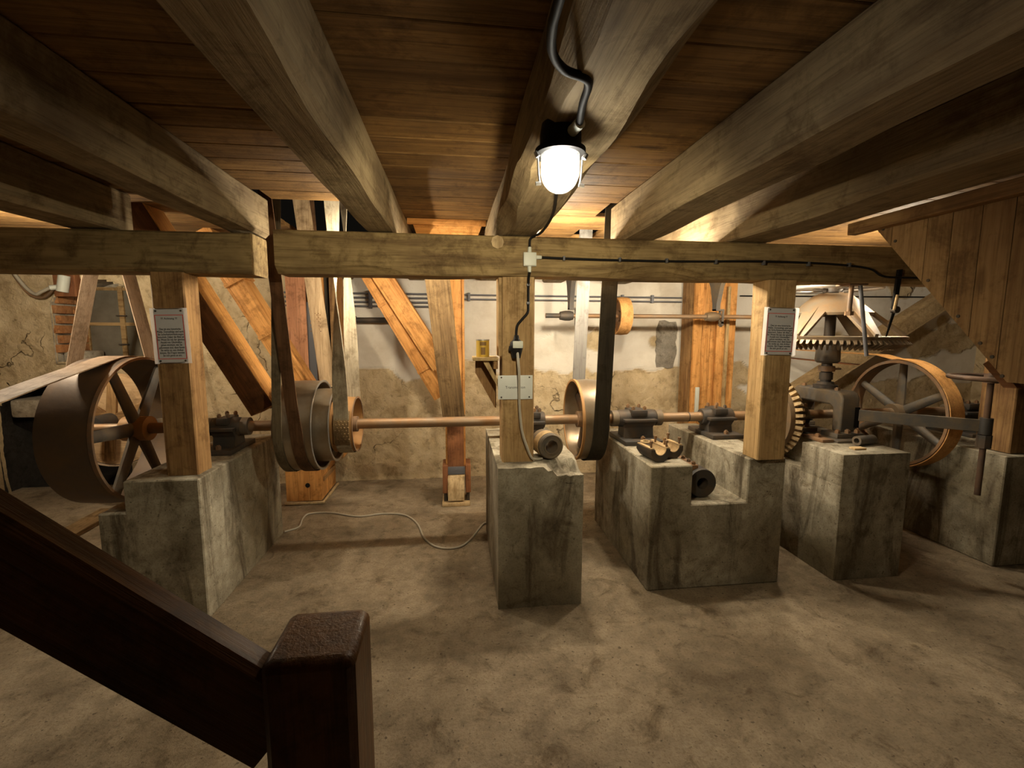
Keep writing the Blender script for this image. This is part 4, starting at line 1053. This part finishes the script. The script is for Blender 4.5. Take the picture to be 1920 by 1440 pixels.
for s_ in (-1, 1):
    b = MB(); b.tube([(.255 + s_ * .056, 1.13, 1.93), (.255 + s_ * .053, 1.13, 1.88), (.255 + s_ * .050, 1.13, 1.858)], .0025, 6); b.cyl((.255 + s_ * .047, 1.13, 1.858), (.255 + s_ * .060, 1.13, 1.856), .005, n=8); b.build('guard_wire', 'bright', lp)
    b = MB(); b.cyl((.255 + s_ * .056, 1.12, 1.915), (.255 + s_ * .062, 1.12, 1.926), .006, n=8); b.build('screw', 'bright', lp)
def lamp_light(name, loc, w, c, r):
    L = bpy.data.lights.new(name, 'POINT'); L.energy = w; L.color = c; L.shadow_soft_size = r
    o = bpy.data.objects.new(name, L); COL.objects.link(o); o.location = loc
lamp_light('lamp_light', (.255, 1.13, 1.862), FRONT_W, FRONT_C, .028)
L = bpy.data.lights.new('lamp_beam', 'SPOT'); L.energy = FRONT_DOWN_W; L.color = FRONT_C; L.shadow_soft_size = .028
L.spot_size = math.radians(176); L.spot_blend = .55
o = bpy.data.objects.new('lamp_beam', L); COL.objects.link(o); o.location = (.255, 1.13, 1.862)
o.rotation_euler = (math.radians(50), 0, 0)          # the lamp is tilted towards the machinery
lc = tubething('lamp_cable', [(.15, .40, 1.986), (.156, .706, 1.985), (.158, .77, 1.984), (.172, .835, 1.983), (.205, .882, 1.982), (.250, .902, 1.981), (.264, .93, 1.980), (.268, .98, 1.974), (.279, 1.045, 1.965)], .0085, 'rubber', 'thick black cable curving along the log into the lamp', 'cable', 6)
# unseen bulkhead lamps added behind the beams to brighten wall and timber
for (x, y, z, w_, lab) in ADDED_BACK_LAMPS:
    l2 = thing('bulkhead_lamp', lab, 'lamp', (x, y, z))
    mw = Matrix.Translation((x, y, z)) @ Matrix.Rotation(-PI / 2, 4, 'X')
    b = MB(); b.lathe([(.001, 0), (.05, 0), (.05, .06), (.001, .06)], mw, 28); b.build('housing', 'rubber', l2)
    b = MB(); b.lathe([(.045, .062), (.045, .15), (.037, .19), (.02, .215), (.0002, .265)], mw, 28); b.build('glass_dome', 'lampglass', l2, 60)
    b = MB(); b.lathe([(.0002, .255), (.02, .245), (.026, .225), (.018, .19), (.012, .062)], mw, 20); b.build('bulb', 'bulb', l2, 60)
    lamp_light('lamp_light', (x, y + .225, z), w_, BACK_C, .03)


# ------------------------------------------------------------------ signs
ACH = ['Dies ist eine historische', 'Mühle. Demzufolge sind auch', 'die Sicherheitsvorkehrungen', 'historisch. Daher die Bitte an', 'Sie: Wenn Sie mit der gleichen', 'Anzahl von Gliedmaßen', 'gehen möchten, wie Sie', 'gekommen sind, dann fassen', 'Sie nichts an, was drehen', 'könnte. Bei Fragen wenden', 'Sie sich gerne an uns.']
def notice(x0, x1, z0, z1, y, lab, rot):
    t = thing('warning_notice', lab, 'sign', ((x0 + x1) / 2, y, z0))
    w_, h_ = x1 - x0, z1 - z0; cx, cz = (x0 + x1) / 2, (z0 + z1) / 2
    mw = Matrix.Translation((cx, y, cz)) @ Matrix.Rotation(rot, 4, 'Y') @ Matrix.Rotation(PI / 2, 4, 'X')
    b = MB(); b.box(-w_ / 2, w_ / 2, -h_ / 2, h_ / 2, -.0006, 0); b.build('film', 'film', t, 0, mw)
    pw, ph_ = w_ * .80, h_ * .96
    b = MB(); b.box(-pw / 2, pw / 2, -ph_ / 2, ph_ / 2, .0002, .0010); t_root = t; t = b.build('paper', 'paper', t_root, 0, mw)
    fw_, fh = pw * .96, h_ * .80; e_ = .0035; fz = -.005
    b = MB()
    for q in ((-fw_ / 2, fw_ / 2, fh / 2 - e_, fh / 2), (-fw_ / 2, fw_ / 2, -fh / 2, -fh / 2 + e_), (-fw_ / 2, -fw_ / 2 + e_, -fh / 2 + e_, fh / 2 - e_), (fw_ / 2 - e_, fw_ / 2, -fh / 2 + e_, fh / 2 - e_)):
        b.box(q[0], q[1], q[2] + fz, q[3] + fz, .0011, .0016)
    b.build('red_border', 'red', t, 0, mw)
    sz = h_ * .048
    text('!!! Achtung !!!', sz * 1.05, mw @ Matrix.Translation((0, fh / 2 - .012 + fz, .0014)), 'ink', t, 'heading')
    o = text('\n'.join(ACH), sz, mw @ Matrix.Translation((0, fh / 2 - .062 * h_ / .27 + fz, .0014)) @ Matrix.Diagonal((1.0, 1, 1, 1)), 'ink', t, 'lettering', spacing=.86 * 1.0)
    # fit width
    xs = [v.co.x for v in o.data.vertices]; k = (fw_ * .96) / (max(xs) - min(xs)); ys = [v.co.y for v in o.data.vertices]; k2 = (fh - .062 * h_ / .27 - .012) / (max(ys) - min(ys))
    for v in o.data.vertices: v.co.x *= k; v.co.y *= k2
    for sx in (-1, 1):
        for sy in (-1, 1):
            b = MB(); b.cyl((sx * pw * .42, sy * h_ * .45, .001), (sx * pw * .42, sy * h_ * .45, .004), .0045, n=10); b.build('pin', 'iron', t, 40, mw)
    return t
notice(-1.497, -1.325, 1.337, 1.612, 2.4615, 'laminated warning notice with red border on the left post', -.02)
notice(1.678, 1.888, 1.372, 1.637, 2.3315, 'laminated warning notice with red border on the right post', .02)
ts = thing('name_sign', 'white sign reading Transmission on the middle post', 'sign', (.315, 2.41, 1.137))
b = MB(); b.box(.220, .408, 2.4075, 2.4125, 1.137, 1.267, .001); b.build('plate', 'sign', ts)
text('Transmission', .0205, Matrix.Translation((.314, 2.4072, 1.212)) @ Matrix.Rotation(PI / 2, 4, 'X'), 'ink', ts)
for x in (.238, .390):
    for z in (1.149, 1.256):
        b = MB(); b.cyl((x, 2.4075, z), (x, 2.404, z), .0045, n=10); b.build('screw', 'iron', ts)

# ------------------------------------------------------------------ shelf and tin
sf = thing('wall_shelf', 'small wooden bracket shelf on the left side of the middle post', 'shelf', (.17, 2.5, 1.07))
b = MB(); b.box(.088, .2245, 2.42, 2.60, 1.345, 1.362, .002); b.build('shelf_board', 'shelfwood', sf)
b = MB(); b.prism([(.105, 1.344), (.222, 1.344), (.222, 1.07), (.215, 1.07), (.105, 1.27)], -2.565, -2.545, Matrix.Rotation(PI / 2, 4, 'X')); b.build('gusset', 'oldpost', sf, 0)
b = MB(); b.prism([(.14, 1.344), (.17, 1.344), (.222, 1.24), (.222, 1.20)], -2.47, -2.45, Matrix.Rotation(PI / 2, 4, 'X')); b.build('strut', 'shelfwood', sf, 0)
b = MB(); b.box(.198, .222, 2.43, 2.544, 1.30, 1.344, .002); b.build('cleat', 'oldpost', sf)
tn = thing('tin_can', 'yellow tin can standing on the small shelf', 'can', (.145, 2.51, 1.362))
b = MB(); b.lathe([(.0002, 1.3625), (.036, 1.3625), (.036, 1.455), (.0335, 1.455), (.0335, 1.37), (.0002, 1.37)], Matrix.Translation((.145, 2.51, 0)), 32); b.build('body', 'tin', tn, 40)
b = MB(); b.lathe([(.0355, 1.452), (.0375, 1.452), (.0375, 1.458), (.0355, 1.458)], Matrix.Translation((.145, 2.51, 0)), 32, True); b.build('rim', 'bright', tn)
b = MB(); b.lathe([(.0362, 1.375), (.0365, 1.375), (.0365, 1.415), (.0362, 1.415)], Matrix.Translation((.145, 2.51, 0)), 12, True, -PI / 2 - .35, -PI / 2 + .35)
b.lathe([(.0362, 1.425), (.0365, 1.425), (.0365, 1.445), (.0362, 1.445)], Matrix.Translation((.145, 2.51, 0)), 12, True, -PI / 2 - .5, -PI / 2 + .5); b.build('label_print', 'tindark', tn)

# ------------------------------------------------------------------ bolt, rod, oiler arm
b = MB(); b.cyl((2.34, 2.48, 1.79), (2.337, 2.48, 1.61), .013, n=12); b.cyl((2.337, 2.48, 1.603), (2.337, 2.48, 1.626), .024, n=6); b.box(2.28, 2.40, 2.43, 2.53, 1.778, 1.786)
tag(b.build('hanging_bolt', 'rust'), 'long rusty bolt hanging from the crossbeam over the crown gear', 'bolt')
b = MB(); b.cyl((2.375, 2.46, 1.786), (2.46, 2.46, 1.36), .011, n=10); tag(b.build('steel_rod', 'slate'), 'thin grey steel rod slanting through the crown gear', 'rod')
ar = thing('oiler_arm', 'black jointed arm from the beam touching the crown gear teeth', 'arm', (2.43, 2.31, 1.476))
timber('upper_link', 'rubber', (2.53, 2.368, 1.86), (2.575, 2.425, 1.62), .016, .03, upv=(1, 0, 0), parent=ar, c=.003)
timber('lower_link', 'rubber', (2.575, 2.415, 1.65), (2.628, 2.505, 1.478), .01, .022, upv=(1, 0, 0), parent=ar, c=.003, taper=.5)
b = MB(); b.cyl((2.576, 2.400, 1.635), (2.576, 2.430, 1.635), .02, n=12); b.build('joint', 'iron', ar)
b = MB(); b.cyl((2.555, 2.402, 1.635), (2.55, 2.385, 1.72), .008, n=8); b.build('oil_tube', 'dust', ar)

# ------------------------------------------------------------------ boarded hopper at right
hp = thing('boarded_hopper', 'boarded hopper side with slanting lower edge, top right', 'hopper', (1.9, 1.4, 1.33))
def zlow(y): return 1.339 if y < 1.276 else 1.339 + (y - 1.276) / (1.819 - 1.276) * (1.955 - 1.339)
ys = [.15, .42, .66, .90, 1.08, 1.20, 1.31, 1.405, 1.50, 1.59, 1.735, 1.815]
for i in range(len(ys) - 1):
    y0, y1 = ys[i] + .0012, ys[i + 1] - .0012
    b = MB(); pl = [(y0, zlow(y0)), (y1, zlow(y1)), (y1, 1.978), (y0, 1.978)]
    if y0 < 1.276 < y1: pl.insert(1, (1.276, 1.339))
    t_ = Matrix(((0, 0, 1, 0), (1, 0, 0, 0), (0, 1, 0, 0), (0, 0, 0, 1)))
    o = None
    mw = Matrix(((0, 0, 1, 1.80), (0, 1, 0, (y0 + y1) / 2), (-1, 0, 0, 1.98), (0, 0, 0, 1)))
    q = [(1.98 - z, y - (y0 + y1) / 2) for y, z in pl]
    b.prism(q, 0, .022); b.build('board', 'board', hp, 25, mw)
sl = (V((0, 1.815, 1.952)) - V((0, 1.276, 1.339)))
b = MB(); b.poly([(1.823, 1.276, 1.34), (2.40, 1.276, 1.34), (2.40, 1.812, 1.955), (1.823, 1.812, 1.955), (1.823, 1.262, 1.352), (2.40, 1.262, 1.352), (2.40, 1.798, 1.967), (1.823, 1.798, 1.967)], [(0, 1, 2, 3), (7, 6, 5, 4), (0, 4, 5, 1), (1, 5, 6, 2), (2, 6, 7, 3), (3, 7, 4, 0)]); b.build('sloping_floor', 'board', hp, 0)
b = MB(); b.box(1.823, 2.40, .15, 1.275, 1.34, 1.36); b.build('bottom_board', 'board', hp, 0)
for y, z in ((1.775, 1.935), (1.715, 1.875), (1.565, 1.70), (1.445, 1.56), (1.365, 1.465), (1.325, 1.42), (1.62, 1.95), (1.29, 1.358)):
    b = MB(); b.cyl((1.8005, y, z), (1.7965, y, z), .006, n=8); b.build('nail', 'iron', hp)
timber('top_batten', 'oldpost', (1.775, .15, 1.960), (1.775, 1.905, 1.960), .045, .05, parent=hp, c=.003)
b = MB(); b.prism([(1.262, 1.320), (1.30, 1.318), (1.368, 1.392), (1.338, 1.420)], 1.823, 1.845, mb_); b.build('wedge_board', 'darkpine', hp, 0)

# ------------------------------------------------------------------ stair rail in the foreground
nw = thing('newel_post', 'dark varnished newel post in the foreground', 'newel', (-.21, .66, 0))
o = timber('shaft', 'varnish', (-.207, .66, 0), (-.207, .66, 1.052), .125, .124, upv=(1, 0, 0), parent=nw, c=.010)
o.modifiers.new('bevel', 'BEVEL').width = .014; o.modifiers['bevel'].segments = 3; o.modifiers['bevel'].limit_method = 'ANGLE'; o.modifiers['bevel'].angle_limit = math.radians(60)
hr = timber('handrail', 'varnish', (-.262, .655, .915), (-1.236, .655, 1.711), .052, .135, c=.010)
tag(hr, 'dark varnished sloping handrail running up to the left', 'handrail')
o = timber('newel_post', 'varnish', (-1.30, .66, 0), (-1.30, .66, 1.80), .125, .124, upv=(1, 0, 0), c=.010)
tag(o, 'upper newel carrying the far end of the handrail', 'newel')
# loose board on the floor at left
o = timber('loose_board', 'sawn', (-2.80, 2.75, .02), (-2.86, 4.0, .02), .16, .036, c=.003)
tag(o, 'loose floor board lying left of the stepped block', 'board')
